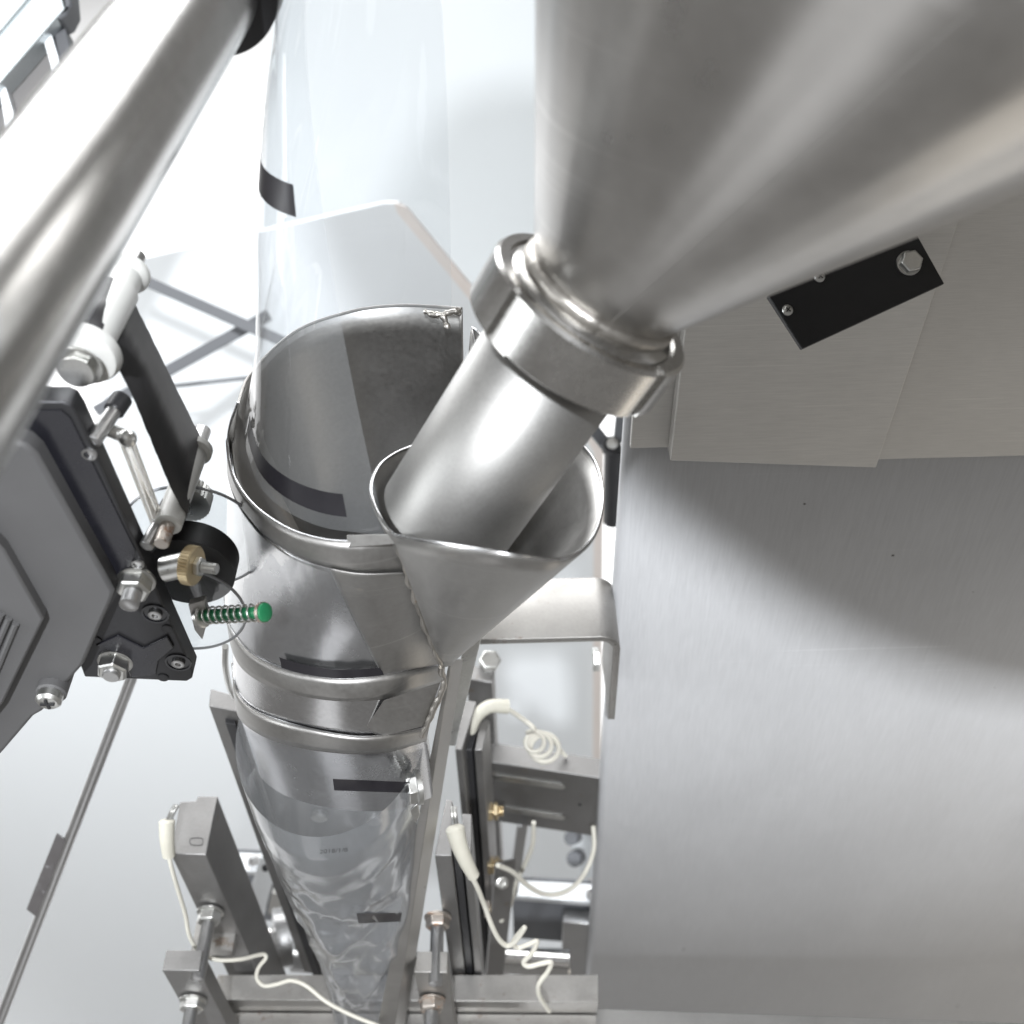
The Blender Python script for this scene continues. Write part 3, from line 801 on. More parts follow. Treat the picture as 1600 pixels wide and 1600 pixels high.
def left_jaw():
    top = [(306, 1251), (309, 1244), (340, 1244), (322, 1336), (266, 1334), (281, 1253)]
    d = .83; z = P(322, 1336, d).z
    poly = [PZ(u, v, z) for u, v in top]
    zb = zdown(322, 1336, d, 1640)
    root = thing('heater_jaw', poly[3] - Z * (z - zb), 'left upright sealing jaw with a cream heater lead at its top', 'sealing jaw', 'sealing jaws')
    build(MB().prism(poly, -Z * (z - zb)), 'jaw_block', M['jaw'], root, bevel=.0008)
    # slot mark stamped in the top face
    pm = PZ(308, 1318, z) + Z * .0001
    path = []
    for k in range(25):
        w = 2 * PI * k / 24
        path.append(PZ(307 + 9 * max(-.6, min(.6, math.cos(w))) / .6 * .8 + 3 * math.cos(w), 1315 + 6 * math.sin(w), z) + Z * .00005)
    build(MB().tube(path, .00025, 6), 'stamped_slot', M['rubber'], root)
    yf = poly[3].y
    p = PY(329, 1424, yf - .001)
    nut_on(root, p, -Y, .0098, .010, M['zinc'], .3, stud=.046)
    # front bearer
    d2 = .85; z2 = P(311, 1517, d2).z
    pl = [PZ(u, v, z2) for u, v in ((260, 1484), (317, 1485), (311, 1517), (253, 1516))]
    zb2 = z2 - .16
    r2 = thing('adjuster_block', pl[0] - Z * .16, 'small steel block on the threaded rod left of the frame rail', 'block', 'adjuster blocks')
    build(MB().prism(pl, -Z * .16), 'block', M['jaw'], r2, bevel=.0006)
    p = PY(302, 1562, pl[2].y - .001)
    nut_on(r2, p, -Y, .0098, .009, M['zinc'], .1, stud=.03)
    # lower small foot seen right of the block
    build(MB().box(PZ(300, 1500, z2 - .06), X * .035, Y * .03, Z * .008), 'foot_plate', M['frame'], r2)
left_jaw()
def right_jaw_front():
    d = .82; z = P(681, 1337, d).z
    poly = [PZ(u, v, z) for u, v in ((697, 1249), (707, 1250), (706, 1337), (679, 1337))]
    zb = zdown(690, 1337, d, 1640)
    root = thing('heater_jaw', poly[3] - Z * (z - zb), 'right front sealing jaw with a cream lead clamped at its top', 'sealing jaw', 'sealing jaws')
    build(MB().prism(poly, -Z * (z - zb)), 'jaw_block', M['jaw'], root, bevel=.0008)
    z2 = P(722, 1330, d).z
    poly = [PZ(u, v, z2) for u, v in ((722, 1271), (737, 1272), (737, 1338), (724, 1338))]
    build(MB().prism(poly, -Z * (z2 - zb)), 'clamp_plate', M['jaw'], root, bevel=.0008)
    poly = [PZ(u, v, z2 - .004) for u, v in ((709, 1290), (720, 1290), (720, 1336), (709, 1336))]
    build(MB().prism(poly, -Z * (z2 - zb)), 'dark_gap_fill', M['rubber'], root)  # black filler between jaw block and clamp plate
    yf = PZ(690, 1337, z).y
    p = PY(684, 1432, yf - .001)
    nut_on(root, p, -Y, .0098, .010, M['rust'], .2, stud=.045)
    z3 = P(699, 1520, .85).z
    pl = [PZ(u, v, z3) for u, v in ((652, 1486), (700, 1487), (699, 1520), (647, 1519))]
    r2 = thing('adjuster_block', pl[0] - Z * .16, 'small steel block with rusty nuts beside the slanting bar', 'block', 'adjuster blocks')
    build(MB().prism(pl, -Z * .16), 'block', M['frame'], r2, bevel=.0006)
    p = PY(675, 1562, pl[2].y - .001)
    nut_on(r2, p, -Y, .0098, .009, M['rust'], .5, stud=.03)
right_jaw_front()
def right_jaw_rear():
    d = .85
    root = thing('heater_jaw', P(740, 1500, 1.05), 'right rear sealing jaw plates behind the coiled lead', 'sealing jaw', 'sealing jaws')
    def plate(nm, top, d, v1, mat=M['jaw']):
        z = P(*top[0], d).z
        poly = [PZ(u, v, z) for u, v in top]
        zb = zdown(*top[-1], d, v1)
        build(MB().prism(poly, -Z * (z - zb)), nm, mat, root, bevel=.0007)
        return poly
    plate('end_block', [(731, 1039), (773, 1044), (769, 1067), (729, 1061)], 1.00, 1540)
    plate('jaw_plate', [(726, 1094), (745, 1096), (722, 1171), (711, 1171)], .95, 1560)
    plate('jaw_plate', [(752, 1121), (765, 1124), (754, 1172), (741, 1172)], .95, 1560)
    plate('dark_gap_fill', [(740, 1124), (750, 1126), (738, 1172), (726, 1172)], .955, 1560, M['rubber'])  # black filler standing in for the dark gap between the jaw plates
    p = P(764, 1036, 1.0)
    build(MB().hexa(p, Vector((.2, -.25, 1)), .0105, .009, .3), 'hex_bolt', M['zinc'], root, bevel=.0004)
    for (u, v, dd) in ((760, 1268, 1.02), (762, 1352, 1.07), (757, 1420, 1.10)):
        p = P(u, v, dd); ax = X
        b = MB().hexa(p, ax, .0095, .006, .3); b.hexa(p + X * .007, ax, .0085, .004, .6)
        build(b, 'hex_nut', M['brass'] if v < 1400 else M['rust'], root, bevel=.0004)
        build(MB().thread(p, p + X * .016, .005), 'stud', M['brass'], root)
right_jaw_rear()
def slotted_arm():
    root = thing('jaw_carrier', P(850, 1300, .97), 'grey steel carrier bar with two long slots running to the cabinet', 'bar')
    z = P(767, 1191, 1.04).z
    a = PZ(760, 1190, z); b = PZ(945, 1217, z)
    ab = PZ(760, 1159, z); bb = PZ(949, 1187, z)
    b = b + (b - a) * .35; bb = bb + (bb - ab) * .35
    zb = zdown(786, 1192, 1.04, 1283)
    build(MB().prism([a, b, bb, ab], -Z * (z - zb)), 'arm_body', M['jaw'], root, bevel=.0008)
    dr = (b - a).normalized(); n = Vector((dr.y, -dr.x, 0)).normalized()
    if n.y > 0: n = -n
    def face(u, v):
        r = ray(u, v); return CAM + r * ((a - CAM).dot(n) / r.dot(n))
    for (u0, v0, u1, v1) in ((772, 1213, 876, 1228), (782, 1262, 876, 1276)):
        p, q = face(u0, v0), face(u1, v1); h = .0045
        path = []
        for k in range(9):
            w = -PI / 2 + PI * k / 8; path.append(q + dr * (h * math.cos(w)) + Z * (h * math.sin(w)))
        path += [p + Z * h, p - Z * h]
        build(MB().prism([w + n * .0006 for w in path], n * .0004), 'slot', M['zinc'], root)
    s = face(906, 1257)
    build(MB().lathe(s, n, [(0, .0018), (.0005, .0018)], 12), 'hole', M['rubber'], root)
slotted_arm()
def guide_plate():
    z = P(330, 1090, .80).z
    root = thing('guide_plate', P(430, 1510, 1.05), 'tall narrow steel guide plate along the left of the film bag', 'guide')
    pl = [PZ(u, v, z) for u, v in ((329, 1076), (366, 1086), (372, 1112), (326, 1103))]
    zb = zdown(330, 1100, .80, 1512)
    build(MB().prism(pl, -Z * (z - zb)), 'plate', M['jaw'], root, bevel=.0008)
    z2 = z - .012
    pl = [PZ(u, v, z2) for u, v in ((352, 1120), (368, 1122), (368, 1132), (352, 1130))]
    build(MB().prism(pl, -Z * (z2 - zb)), 'rubber_strip', M['black_satin'], root, bevel=.0005)
    build(MB().tube(pix3([(352, 1010, .70), (352, 1040, .72), (358, 1072, .75), (366, 1088, .77)], 16), .0022, 8), 'wire_hook', M['zinc'], root)
guide_plate()

def backing_plate():
    y = P(540, 1300, .98).y
    poly = [PY(404, 1215, y), PY(648, 1220, y), PY(652, 1560, y), PY(500, 1560, y)]
    root = thing('backing_plate', poly[3], 'grey steel plate seen through the crinkled film bag', 'plate')
    build(MB().prism(poly, Y * .008), 'plate', M['jaw'], root, bevel=.0008)
    for u, v in ((500, 1270), (585, 1275), (560, 1420)):
        build(MB().cyl(PY(u, v, y), PY(u, v, y) - Y * .006, .007, 20), 'screw', M['zinc'], root)
backing_plate()
# ================================================================== horizontal frame rails and drive parts below
def rails():
    d = .945
    z = P(600, 1562, d).z
    a = PZ(330, 1562, z); b = PZ(935, 1566, z); ab = PZ(340, 1523, z); bb = PZ(935, 1523, z)
    root = thing('frame_rail', a - Z * .08, 'worn horizontal steel rail across the bottom', 'rail', 'horizontal rails')
    build(MB().prism([a, b, bb, ab], -Z * .014), 'top_flange', M['frame'], root, bevel=.0006)
    build(MB().prism([a + Vector((0, .004, -.014)), b + Vector((0, .004, -.014)), bb - Z * .014, ab - Z * .014], -Z * .10), 'web', M['frame'], root)
    build(MB().prism([a + Vector((0, -.008, -.035)), b + Vector((0, -.008, -.035)), b + Vector((0, .003, -.035)), a + Vector((0, .003, -.035))], -Z * .06), 'lower_flange', M['frame'], root, bevel=.0006)
    # rear rail
    z = P(860, 1400, 1.25).z
    q = [PZ(u, v, z) for u, v in ((380, 1338), (1010, 1392), (1010, 1412), (380, 1358))]
    q = [PZ(u, v, z) for u, v in ((800, 1375), (960, 1383), (960, 1412), (800, 1400))]
    r = thing('rear_rail', q[3] - Z * .1, 'pale rear rail beneath the looped lead', 'rail', 'horizontal rails')
    build(MB().prism(q, -Z * .01), 'top_flange', M['pale_alu'], r, bevel=.0008)
    build(MB().prism([v + Vector((0, .01, -.01)) for v in q], -Z * .12), 'web', M['brace'], r)
    for u, v in ((926, 1397),):
        build(MB().lathe(PZ(u, v, z), Z, [(0, .008), (.003, .008), (.0034, .0055), (.001, .0055)], 20), 'cap_screw', M['steel'], r)
    q = [PZ(u, v, z) for u, v in ((280, 1328), (440, 1335), (440, 1362), (280, 1358))]
    r = thing('rear_rail', q[3] - Z * .1, 'pale rear rail with a cap screw left of the film bag', 'rail', 'horizontal rails')
    build(MB().prism(q, -Z * .01), 'top_flange', M['pale_alu'], r, bevel=.0008)
    build(MB().prism([v + Vector((0, .01, -.01)) for v in q], -Z * .14), 'web', M['brace'], r)
    build(MB().lathe(PZ(397, 1347, z), Z, [(0, .0075), (.004, .0075), (.0042, .0045), (.001, .0045)], 20), 'cap_screw', M['steel'], r)
    # white lever plate with slot
    q = [P(407, 1338, 1.17), P(421, 1345, 1.17), P(428, 1368, 1.17), P(411, 1433, 1.21), P(392, 1386, 1.19)]
    r = thing('slotted_tab', q[3], 'pale blue white slotted tab behind the left jaw', 'tab')
    build(MB().prism(q, camdir(0, 0, -1) * .006), 'tab', M['pale_alu'], r, bevel=.0006)
    build(MB().lathe(P(415, 1356, 1.165), camdir(0, 0, 1), [(0, .004), (.0012, .004)], 16), 'slot', M['rubber'], r)
    q = [P(424, 1395, 1.19), P(448, 1400, 1.19), P(440, 1432, 1.2), P(418, 1428, 1.2)]
    build(MB().prism(q, camdir(0, .1, -1) * .02), 'bearing_block', M['frame'], r, bevel=.001)
    # pulley and shaft
    c = P(440, 1465, 1.12); ax = camdir(1, .05, -.28)
    r = thing('pulley', c - Z * .03, 'ribbed steel pulley on its shaft left of the film bag', 'pulley')
    pr = [(-.008, .026)]
    for k in range(10): pr += [(-.007 + k * .0016, .030), (-.0062 + k * .0016, .0292)]
    pr += [(.009, .030), (.0095, .026)]
    build(MB().lathe(c, ax, pr, 48), 'wheel', M['steel'], r)
    build(MB().cyl(c + ax * .012, c + ax * .13, .0145, 32), 'shaft', M['chrome'], r)
    build(MB().cyl(c - ax * .05, c - ax * .009, .013, 32), 'shaft', M['chrome'], r)
    build(MB().cyl(P(455, 1500, 1.16), P(560, 1506, 1.16), .012, 24), 'guide_shaft', M['steel'], r)
    # right hand side: post, shaft
    q = PZ(879, 1420, z - .02)
    r = thing('rear_post', q - Z * .1, 'grey steel post between rear rail and cabinet', 'post')
    build(MB().prism([PZ(u, v, z - .03) for u, v in ((880, 1420), (945, 1424), (945, 1446), (879, 1440))], -Z * .16), 'post', M['steel'], r, bevel=.001)
    a = P(770, 1500, 1.22); b = P(890, 1508, 1.22)
    r = thing('cross_shaft', a, 'bright cross shaft low beside the zigzag lead', 'shaft')
    build(MB().cyl(a, b, .014, 28), 'shaft', M['chrome'], r)
    build(MB().cyl(P(770, 1488, 1.26), P(890, 1491, 1.26), .006, 20), 'rod', M['pale_alu'], r)
    # upright links
    for (nm, a, b, w, mat, lab) in (('link_bar', (816, 1290, 1.10), (800, 1400, 1.2), .0055, 'steel', 'thin grey upright link below the slotted arm'),
                                    ('link_plate', (790, 1345, 1.02), (772, 1530, 1.2), .010, 'jaw', 'dark link plate with a bright screw right of the jaws')):
        p, q = P(*a), P(*b); t = (q - p).normalized(); n = camdir(.2, .2, 1); e = t.cross(n).normalized()
        tag(build(MB().cbox((p + q) / 2, t * ((q - p).length / 2), e * w, n * .004), nm, M[mat], bevel=.0008), lab, 'link')
    p = P(783, 1378, 1.035)
    s = thing('cap_screw', p, 'small bright socket screw on the link plate', 'screw')
    build(MB().lathe(p, camdir(.3, .1, 1), [(0, .006), (.005, .006), (.0055, .0052), (.0055, .003), (.003, .003)], 20, cap=(True, True)), 'head', M['zinc'], s)
    # blurred bolt in the distance
    p = P(905, 1338, 1.5)
    s = thing('distant_bolt', p, 'small dark bolt on a white bracket seen past the cabinet edge', 'bolt')
    build(MB().prism([P(885, 1300, 1.52), P(930, 1300, 1.52), P(932, 1372, 1.56), P(912, 1372, 1.56)], camdir(0, 0, -1) * .004), 'bracket', M['white_panel'], s)
    build(MB().cyl(p, p + camdir(-.5, .1, 1) * .02, .011, 20), 'head', M['brace'], s)
    build(MB().cyl(P(900, 1306, 1.5), P(900, 1306, 1.5) + camdir(-.5, .1, 1) * .02, .010, 20), 'head', M['brace'], s)
rails()

# ================================================================== heater leads
def lead(pts, r, n, label, sleeve=None, mat='cable', tip=None):
    path = pix3(pts, n)
    root = thing('heater_lead', path[-1], label, 'cable', 'cream heater leads')
    build(MB().tube(path, r * .76, 10), 'cable', M[mat], root, ang=80)
    if sleeve:
        sp = pix3(sleeve[0], 24); k = len(sp)
        rr = [sleeve[1] + (sleeve[2] - sleeve[1]) * (i / (k - 1)) for i in range(k)]
        rr[0] *= .75
        build(MB().tube(sp, rr, 14), 'sleeve', M['sleeve'], root, ang=60)
    if tip:
        for o in (-1.2, 1.2):
            tp = pix3([(u + o * 2, v, d) for u, v, d in tip], 10)
            build(MB().tube(tp, .0014, 8), 'bare_wire', M['zinc'], root)
lead([(262, 1325, .83), (268, 1355, .835), (278, 1390, .85), (290, 1430, .87), (296, 1462, .88), (310, 1485, .885), (335, 1499, .88), (375, 1499, .885), (412, 1491, .90), (416, 1496, .90), (404, 1512, .90), (401, 1528, .90), (412, 1540, .90), (432, 1538, .90), (455, 1532, .90), (478, 1540, .895), (510, 1565, .89), (550, 1586, .89), (600, 1606, .89)], .0022, 160,
     'cream lead running down the left jaw and across the bottom rail', ([(261, 1281, .825), (261, 1310, .825), (264, 1337, .83)], .0062, .0048), tip=[(276, 1258, .83), (270, 1268, .83), (264, 1282, .826)])
lead([(735, 1366, .80), (745, 1385, .81), (757, 1415, .83), (768, 1445, .84), (780, 1468, .85), (793, 1478, .855), (806, 1470, .85), (820, 1449, .84), (802, 1472, .855), (808, 1481, .86), (825, 1476, .86), (839, 1471, .86), (832, 1488, .865), (818, 1504, .87), (825, 1510, .87), (845, 1506, .87), (861, 1504, .87), (856, 1518, .875), (842, 1538, .88), (843, 1556, .89), (858, 1580, .91)], .0026, 200,
     'cream lead zigzagging down from the right front jaw', ([(710, 1291, .79), (716, 1316, .79), (726, 1342, .793), (740, 1369, .80)], .0072, .0046), tip=[(709, 1262, .81), (710, 1275, .80), (712, 1292, .795)])
coil = [(788, 1105, 0.953), (800, 1112, 0.959), (820, 1126, 0.965), (835, 1140, 0.965)]
for k in range(44):
    w = -.6 + k * 2 * PI / 14
    coil.append((832 + k * .55 + (14 + k * .28) * math.sin(w), 1156 + k * .35 - (14 + k * .22) * math.cos(w), .98 + k * .0008))
coil += [(868, 1160, 1.019), (876, 1172, 1.037), (884, 1182, 1.040)]
lead(coil, .0029, 220, 'cream lead wound into a loose coil above the slotted arm', ([(734, 1158, 0.953), (737, 1138, 0.947), (746, 1118, 0.947), (765, 1104, 0.949), (794, 1104, 0.953)], .0050, .0064), tip=[(731, 1168, 0.953), (733, 1150, 0.953)])
lead([(778, 1352, .95), (800, 1362, .97), (825, 1384, 1.0), (850, 1397, 1.02), (876, 1396, 1.03), (900, 1382, 1.04), (918, 1356, 1.05), (928, 1325, 1.05), (927, 1290, 1.05)], .0030, 80, 'grey lead hanging in a wide loop beside the cabinet edge')
lead([(834, 1285, 1.02), (832, 1320, 1.04), (820, 1350, 1.06), (806, 1380, 1.08), (798, 1412, 1.1), (782, 1440, 1.1)], .0030, 60, 'short tan lead dropping behind the link plate')

# ================================================================== foreground roller, upper left
def roller():
    # axis runs level, away from the camera towards the vanishing point at (890,-853)
    ax = ray(890, -853).normalized()
    c0 = P(63, 352, .31)
    root = thing('guide_roller', c0, 'thick polished steel roller in the blurred foreground at upper left', 'roller')
    L = .195
    build(MB().lathe(c0, ax, [(-.20, .0226), (L, .0226)], 96), 'tube', M['chrome'], root)
    tag(build(MB().lathe(c0, ax, [(L, .0210), (L + .002, .0300), (L + .016, .0300), (L + .018, .028)], 64), 'end_cap', M['rubber'], root), 'dark blue black end cap')
    build(MB().cyl(c0 + ax * (L + .018), c0 + ax * (L + .09), .008, 24), 'axle', M['steel'], root)
roller()
# ================================================================== aluminium frame in the top left corner
def corner_frame():
    d = .95
    root = thing('window_frame', P(10, 130, d), 'pale grey aluminium frame with a smoked pane in the top left corner', 'frame')
    n = camdir(.15, .0, 1)
    o = P(40, 60, d)
    def on(u, v, k=0):
        r = ray(u, v); return CAM + r * (((o - CAM).dot(n)) / r.dot(n)) + n * k
    build(MB().prism([on(-90, 232), on(102, 14), on(90, -30), on(50, -60), on(-90, 80)], n * -.03), 'rail', M['alu'], root, bevel=.001)
    build(MB().prism([on(-90, 160, .004), on(55, -8, .004), on(30, -60, .004), on(-90, -60, .004)], n * -.01), 'step', M['alu'], root, bevel=.001)
    build(MB().prism([on(-90, 300, -.03), on(-60, 110, -.03), on(66, 40, -.03), on(80, 130, -.03)], n * -.006), 'pane', M['pane'], root)
    build(MB().prism([on(62, 52, -.012), on(73, 40, -.012), on(100, 130, -.012), on(84, 130, -.012)], n * -.02), 'glazing_bead', M['pale_alu'], root)
    build(MB().prism([on(-10, 120, -.012), on(2, 128, -.012), on(24, 200, -.012), on(4, 200, -.012)], n * -.02), 'glazing_bead', M['pale_alu'], root)
    build(MB().prism([on(76, 40, -.018), on(94, 28, -.018), on(118, 130, -.018), on(94, 130, -.018)], n * -.03), 'post', M['brace'], root, bevel=.001)
    build(MB().prism([on(97, -40, .002), on(110, -30, .002), on(113, 8, .002), (on(104, 26, .002)), on(95, 32, .002), on(88, 28, .002), on(103, 14, .002)], n * -.034), 'end_cap', M['brace'], root, bevel=.004)
corner_frame()

# ================================================================== ribbon date printer at the left
def printer():
    d0 = .45
    yf = P(113, 632, d0).y                                   # front face of the bearing plate
    T = .011                                                 # plate thickness along Y
    def f(u, v, k=0): return PY(u, v, yf - k)
    root = thing('ribbon_printer', f(300, 1062), 'black ribbon date printer bracket with motor at the left edge', 'printer')
    xr = f(113, 632).x
    # main plate
    out = [f(-60, 628), f(98, 628), f(112, 634), f(123, 652), f(302, 1050), f(300, 1060), f(292, 1065), f(132, 1058), f(118, 1020), f(-60, 900)]
    pl = build(MB().prism(out, Y * T), 'plate', M['black_satin'], root, bevel=.0008)
    # recessed lacquered pocket shown as an inset skin 
    pk = [f(-60, 640, .0002), f(96, 640, .0002), f(110, 652, .0002), f(212, 860, .0002), f(196, 905, .0002), f(165, 960, .0002), f(150, 985, .0002), f(-60, 800, .0002)]
    build(MB().prism(pk, Y * .0005 * -1), 'lacquered_face', M['black_gloss'], pl)
    # motor body in front
    yb = yf - .004
    h = .10
    body = [PY(u, v, yb - .006) for u, v in ((-60, 705), (22, 690), (40, 696), (58, 712), (178, 925), (176, 935), (130, 1040), (66, 1112), (52, 1120), (-60, 1250))]
    mo = build(MB().prism(body, Y * .016), 'motor_body', M['motor'], root, bevel=.002)
    ribp = [PY(u, v, yb - .012) for u, v in ((-60, 790), (6, 860), (68, 968), (60, 985), (4, 1100), (-60, 1180))]
    build(MB().prism(ribp, Y * .008), 'motor_cover', M['motor'], mo, bevel=.0012)
    for k in range(4):
        p = PY(-8 + k * 11, 950 + k * 8, yb - .0125); q = PY(-60 + k * 6, 1060 + k * 26, yb - .0125)
        build(MB().tube([p, q], .0017, 8), 'rib', M['motor'], mo)
    # foot lug with screw
    p = PY(80, 1083, yb - .010)
    build(MB().cyl(p + Y * .016, p - Y * .001, .0078, 28), 'lug', M['motor'], mo)
    sc = build(MB().lathe(p, -Y, [(0, .0066), (.005, .0066), (.0066, .005), (.007, .002)], 28), 'screw', M['zinc'], root)
    pp = p - Y * .0069
    build(MB().cbox(pp, X * .0036, Z * .0007, Y * .0008).cbox(pp, Z * .0036, X * .0007, Y * .0007), 'cross_slot', M['rubber'], sc)
    # hex nuts with studs on the plate face
    for (u, v, s, ang) in ((214, 905, .008, .2), (181, 1032, .002, .5)):
        nut_on(root, f(u, v), -Y, .0082, .0088, M['zinc'], ang, stud=s)
    # countersunk socket screws
    for (u, v) in ((243, 958), (279, 1034)):
        p = f(u, v)
        cu = build(MB().lathe(p, -Y, [(.0002, .0068), (.0009, .0068), (.0009, .0058), (.0003, .0056)], 32), 'counterbore', M['black_gloss'], root)
        build(MB().lathe(p, -Y, [(.0004, .0034), (.0018, .0034), (.0020, .0030), (.0020, .0016), (.0008, .0016)], 24), 'socket_screw', M['steel'], cu)
    for (u, v, r) in ((216, 880, .0030), (140, 708, .0032)):
        p = f(u, v)
        build(MB().lathe(p, -Y, [(.0002, r), (.0012, r), (.0014, r * .7), (.0004, r * .66)], 24), 'threaded_insert', M['steel'], root)
    for (u, v) in ((262, 982), (255, 1058), (150, 1000)):
        build(MB().lathe(f(u, v), -Y, [(.0001, .0030), (.0006, .0030), (.0008, .0022)], 20), 'plug', M['black_satin'], root)
    # cast boss relief at the lower corner
    boss = [f(u, v, .0003) for u, v in ((150, 1006), (185, 990), (225, 1010), (246, 1000), (262, 992), (272, 1010), (248, 1030), (244, 1052), (205, 1055), (196, 1036), (170, 1012))]
    build(MB().prism(boss, Y * -.0012), 'cast_recess', M['black_gloss'], pl, bevel=.0004)
    # small spring and cap screws behind the right edge
    yk = yf + T + .006
    sp0 = PY(197, 686, yk); sp1 = PY(246, 815, yk)
    t = (sp1 - sp0); L = t.length; t.normalize(); e = t.orthogonal().normalized(); g = t.cross(e)
    path = []
    turns = 42
    for k in range(turns * 12 + 1):
        w = 2 * PI * k / 12; path.append(sp0 + t * (L * k / (turns * 12)) + (e * math.cos(w) + g * math.sin(w)) * .0031)
    build(MB().tube(path, .00030, 5), 'tension_spring', M['spring'], root, ang=80)
    build(MB().cyl(PY(160, 668, yk), PY(201, 684, yk), .0032, 16).lathe(PY(196, 684, yk - .003), camdir(.7, -.2, .6), [(0, .0038), (.003, .0040), (.005, .0028), (.0058, .001)], 20), 'spring_anchor', M['zinc'], root)
    for (u, v) in ((178, 642), (256, 806)):
        p = PY(u, v, yk + .002); ax = camdir(.25, .75, -.6)
        build(MB().cyl(p - ax * .019, p + ax * .001, .0034, 16), 'cap_screw', M['steel'], root)
        build(MB().lathe(p, ax, [(0, .0046), (.0078, .0046), (.0084, .004)], 24), 'cap_screw_head', M['rubber'], root)
    # knurled brass knob, axis along +X
    xk = PY(290, 882, yf + T * .5)
    build(MB().cyl(PY(255, 890, yf + T * .5), xk, .0062, 24), 'knob_collar', M['zinc'], root)
    seg = 72; pr = []
    mb = MB()
    ax = Vector((1, -.25, .02)).normalized(); e = Vector((.25, 1, 0)).normalized(); g = ax.cross(e)
    rows = []
    for tt, r in ((0, .0085), (.0006, .0098), (.0052, .0098), (.0058, .0088)):
        rows.append([xk + ax * tt + (e * math.cos(2 * PI * k / seg) + g * math.sin(2 * PI * k / seg)) * (r - (.0006 if k % 2 and r > .009 else 0)) for k in range(seg)])
    mb.grid(rows, closed=True); mb.f.append(tuple(range(seg - 1, -1, -1))); mb.f.append(tuple(range(3 * seg, 4 * seg)))
    kn = build(mb, 'knurled_knob', M['brass'], root, ang=25)
    build(MB().hexa(xk + ax * .0058, ax, .0050, .0030, .3), 'jam_nut', M['zinc'], kn, bevel=.0002)
    build(MB().thread(xk + ax * .006, xk + ax * .0165, .0028, .0009), 'stud', M['zinc'], kn)
    # green spring plunger, axis +X
    p0 = PY(316, 962, yf + T * .5); p1 = PY(408, 957, yf + T * .5 - .012)
    ax = (p1 - p0).normalized(); L = (p1 - p0).length
    pln = thing('spring_plunger', p0, 'green spring plunger with a bright coil pointing at the collar', 'plunger')
    build(MB().cyl(p0 - ax * .004, p1, .0031, 20), 'pin', M['green'], pln)
    build(MB().lathe(p1 - ax * .001, ax, [(0, .0042), (.0012, .0052), (.0030, .0052)], 32), 'button_rim', M['rust'], pln)
    build(MB().lathe(p1 + ax * .0019, ax, [(0, .0049), (.0013, .0046), (.0018, .0035), (.0020, .001)], 32), 'button', M['green'], pln)
    e = ax.orthogonal().normalized(); g = ax.cross(e); path = []
    turns = 8
    for k in range(turns * 20 + 1):
        w = 2 * PI * k / 20; path.append(p0 + ax * (.003 + (L - .005) * k / (turns * 20)) + (e * math.cos(w) + g * math.sin(w)) * .0042)
    build(MB().tube(path, .00055, 6), 'coil_spring', M['zinc'], pln, ang=80)
    build(MB().lathe(p0 - ax * .001, ax, [(0, .0062), (.002, .0062), (.0025, .0052)], 28), 'washer', M['zinc'], pln)
    q = [PY(294, 945, yf + T * .5), PY(320, 939, yf + T * .5), PY(326, 965, yf + T * .5), PY(316, 1000, yf + T * .5), PY(304, 985, yf + T * .5)]
    build(MB().prism(q, Y * .004), 'bracket', M['frame'], root, bevel=.0004)
    return yf, T
YF, TP = printer()

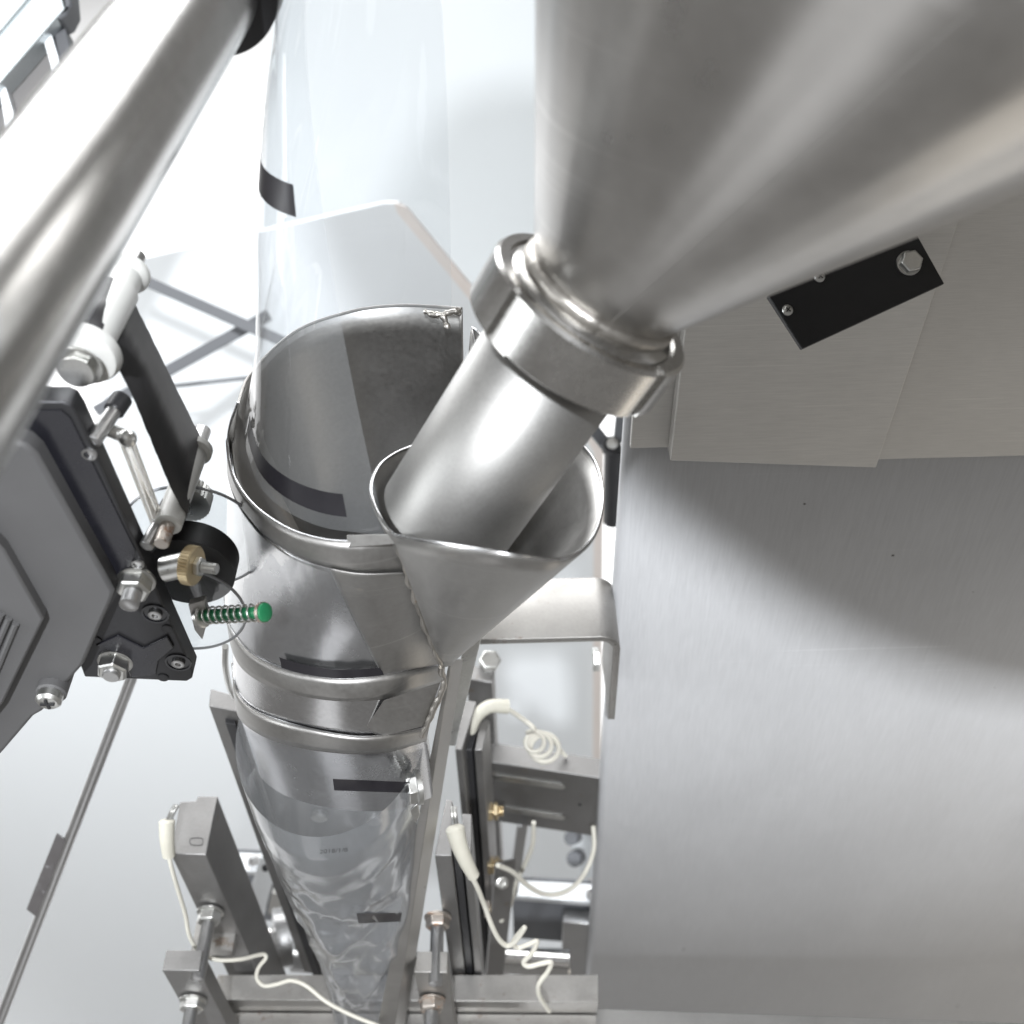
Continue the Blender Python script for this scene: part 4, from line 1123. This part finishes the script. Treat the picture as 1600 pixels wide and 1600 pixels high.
def spool(name, u, v, yc, r0, prof, label, mat='nylon'): pass
def rollers():
    yf, T = YF, TP
    # upper guide roller: axis +Y through big flange, drum, small flange, pin
    c = PY(118, 583, yf + T)                                   # where the axis leaves the plate
    ax = Vector((.05, 1, 0)).normalized()
    root = thing('ribbon_roller', c, 'upper white nylon ribbon roller with a wide front flange', 'roller', 'white ribbon rollers')
    nut_on(root, c, ax, .0066, .004, M['zinc'], .2)
    build(MB().lathe(c, ax, [(.004, .0095), (.0055, .0095), (.006, .009)], 32), 'spring_washer', M['zinc'], root)
    build(MB().lathe(c, ax, [(.006, .005), (.009, .005), (.0105, .0135), (.0135, .0150), (.0150, .0150), (.0165, .0090), (.017, .0078)], 56), 'front_flange', M['nylon'], root)
    build(MB().lathe(c, ax, [(.017, .0092), (.060, .0092)], 40), 'drum', M['nylon'], root)
    build(MB().lathe(c, ax, [(.055, .0075), (.072, .0078), (.074, .0095), (.0750, .0102), (.0775, .0102), (.0785, .0085)], 40), 'rear_flange', M['nylon'], root)
    build(MB().cyl(c + ax * .076, c + ax * .092, .0042, 24), 'pin', M['steel'], root)
    # lower guide roller
    c2 = PY(262, 822, yf + T)
    root2 = thing('ribbon_roller', c2, 'slim lower white nylon roller holding the ribbon bend', 'roller', 'white ribbon rollers')
    build(MB().lathe(c2, ax, [(.0, .0030), (.0, .0058), (.0008, .0064), (.052, .0064), (.053, .0085), (.0565, .0085), (.0575, .0075)], 36, cap=(False, True)), 'drum', M['nylon'], root2)
    build(MB().cyl(c2 - ax * .012, c2 + ax * .03, .0036, 20), 'bush', M['rust'], root2)
    build(MB().cyl(c2 + ax * .057, c2 + ax * .071, .0042, 24), 'pin', M['steel'], root2)
    # knurled spindle behind
    c3 = PY(300, 800, yf + T + .012)
    # ribbon: wraps upper roller, runs to the lower roller, turns under
    y0, y1 = c.y + .0168, c.y + .0580
    A = c; B = c2
    def ribpath():
        pts = []
        r1 = .0098; r2 = .0070
        # comes in over the top of the upper roller from the left
        tx = A.x
        pts.append((tx - .07, A.z + r1))
        for k in range(10):
            w = PI / 2 - (PI / 2 - .55) * k / 9; pts.append((A.x + r1 * math.cos(w), A.z + r1 * math.sin(w)))
        for k in range(8):
            w = .55 - (.55 + .9) * k / 7; pts.append((B.x + r2 * math.cos(w), B.z + r2 * math.sin(w)))
        pts.append((B.x - .02, B.z - .03))
        return pts
    pts = ribpath()
    rows = []
    for y, wob in ((y0, 1), (y1, 2)):
        row = []
        q = spline([(x, z, 0) for x, z in pts], 90)
        for i, s in enumerate(q): row.append(Vector((s.x, y - (.009 * min(1, max(0, (i - 45) / 20)) if wob == 1 else 0) + .0006 * noise.noise((i * .45, wob * 7, 0)) + .0004 * noise.noise((i * 1.7, wob, 3)), s.y)))
        rows.append(row)
    r = build(MB().grid(rows), 'printing_ribbon', M['ribbon'], solid=.0003, ang=60)
    tag(r, 'matt black printing ribbon stretched between the two white rollers', 'ribbon')
    # supply spool: two clear discs with ribbon wound between
    cs = PY(262, 955, yf + T + .010)
    root3 = thing('ribbon_spool', cs, 'ribbon spool with two clear acrylic discs beside the collar', 'spool')
    R = .0350
    c_near = PY(286, 955, yf + T + .006); 
    def disc(cc, nm, R):
        build(MB().lathe(cc, Y, [(0, R - .0003), (.0003, R), (.0017, R), (.002, R - .0003)], 96), nm, M['acrylic'], root3)
        path = [cc + Y * .001 + X * (math.cos(2 * PI * k / 96) * R) + Z * (math.sin(2 * PI * k / 96) * R) for k in range(97)]
        build(MB().tube(path, .0008, 6, cap=False), 'disc_edge', M['edge'], root3)
    c_far = PY(303, 842, yf + T + .034); disc(c_near, 'clear_disc', .0320); disc(c_far, 'clear_disc', .0365)
    c_mid = PY(293, 895, yf + T + .014)
    build(MB().lathe(c_mid, Y, [(0, .0), (0, .0240), (.014, .0240), (.014, .0)], 64), 'wound_ribbon', M['ribbon'], root3)
    seg = 64; rows = []
    cc = c_far + Y * .004
    for tt, r in ((0, .010), (.0005, .0118), (.010, .0118), (.0105, .010)):
        rows.append([cc + Y * tt + (X * math.cos(2 * PI * k / seg) + Z * math.sin(2 * PI * k / seg)) * (r - (.0008 if k % 2 and r > .011 else 0)) + Z * .02 for k in range(seg)])
    mb = MB(); mb.grid(rows, closed=True); mb.f.append(tuple(range(seg - 1, -1, -1))); mb.f.append(tuple(range(3 * seg, 4 * seg)))
    build(mb, 'knurled_hub', M['zinc'], root3, ang=25)
M['edge'] = dielectric('acrylic_edge', (.36, .37, .39), .2, .05, 40, 0)
rollers()

# ================================================================== thin rod with black tag, lower left
def tag_rod():
    a = P(215, 1035, .80); b = P(-12, 1625, 1.02)
    root = thing('thin_rod', b, 'thin steel rod slanting down the lower left background', 'rod')
    build(MB().tube([a, b], [.0042, .0050], 16), 'rod', M['steel'], root)
    d = .90
    n = camdir(.3, .1, 1)
    p, q = P(94, 1306, .89), P(54, 1438, .935)
    t = (q - p).normalized(); e = t.cross(n).normalized()
    if e.dot(camdir(1, 0, 0)) > 0: e = -e
    poly = [P(88, 1303, .885), P(103, 1314, .885), P(57, 1433, .93), P(41, 1421, .93)]
    tg = build(MB().prism(poly, n * -.006), 'wrapped_tag', M['black_tag'], root, bevel=.0005)
M['black_tag'] = dielectric('smudged_black_tape', (.075, .07, .07), .45, .25, 50, .1, dust=((.30, .30, .31), 55, .60))
tag_rod()
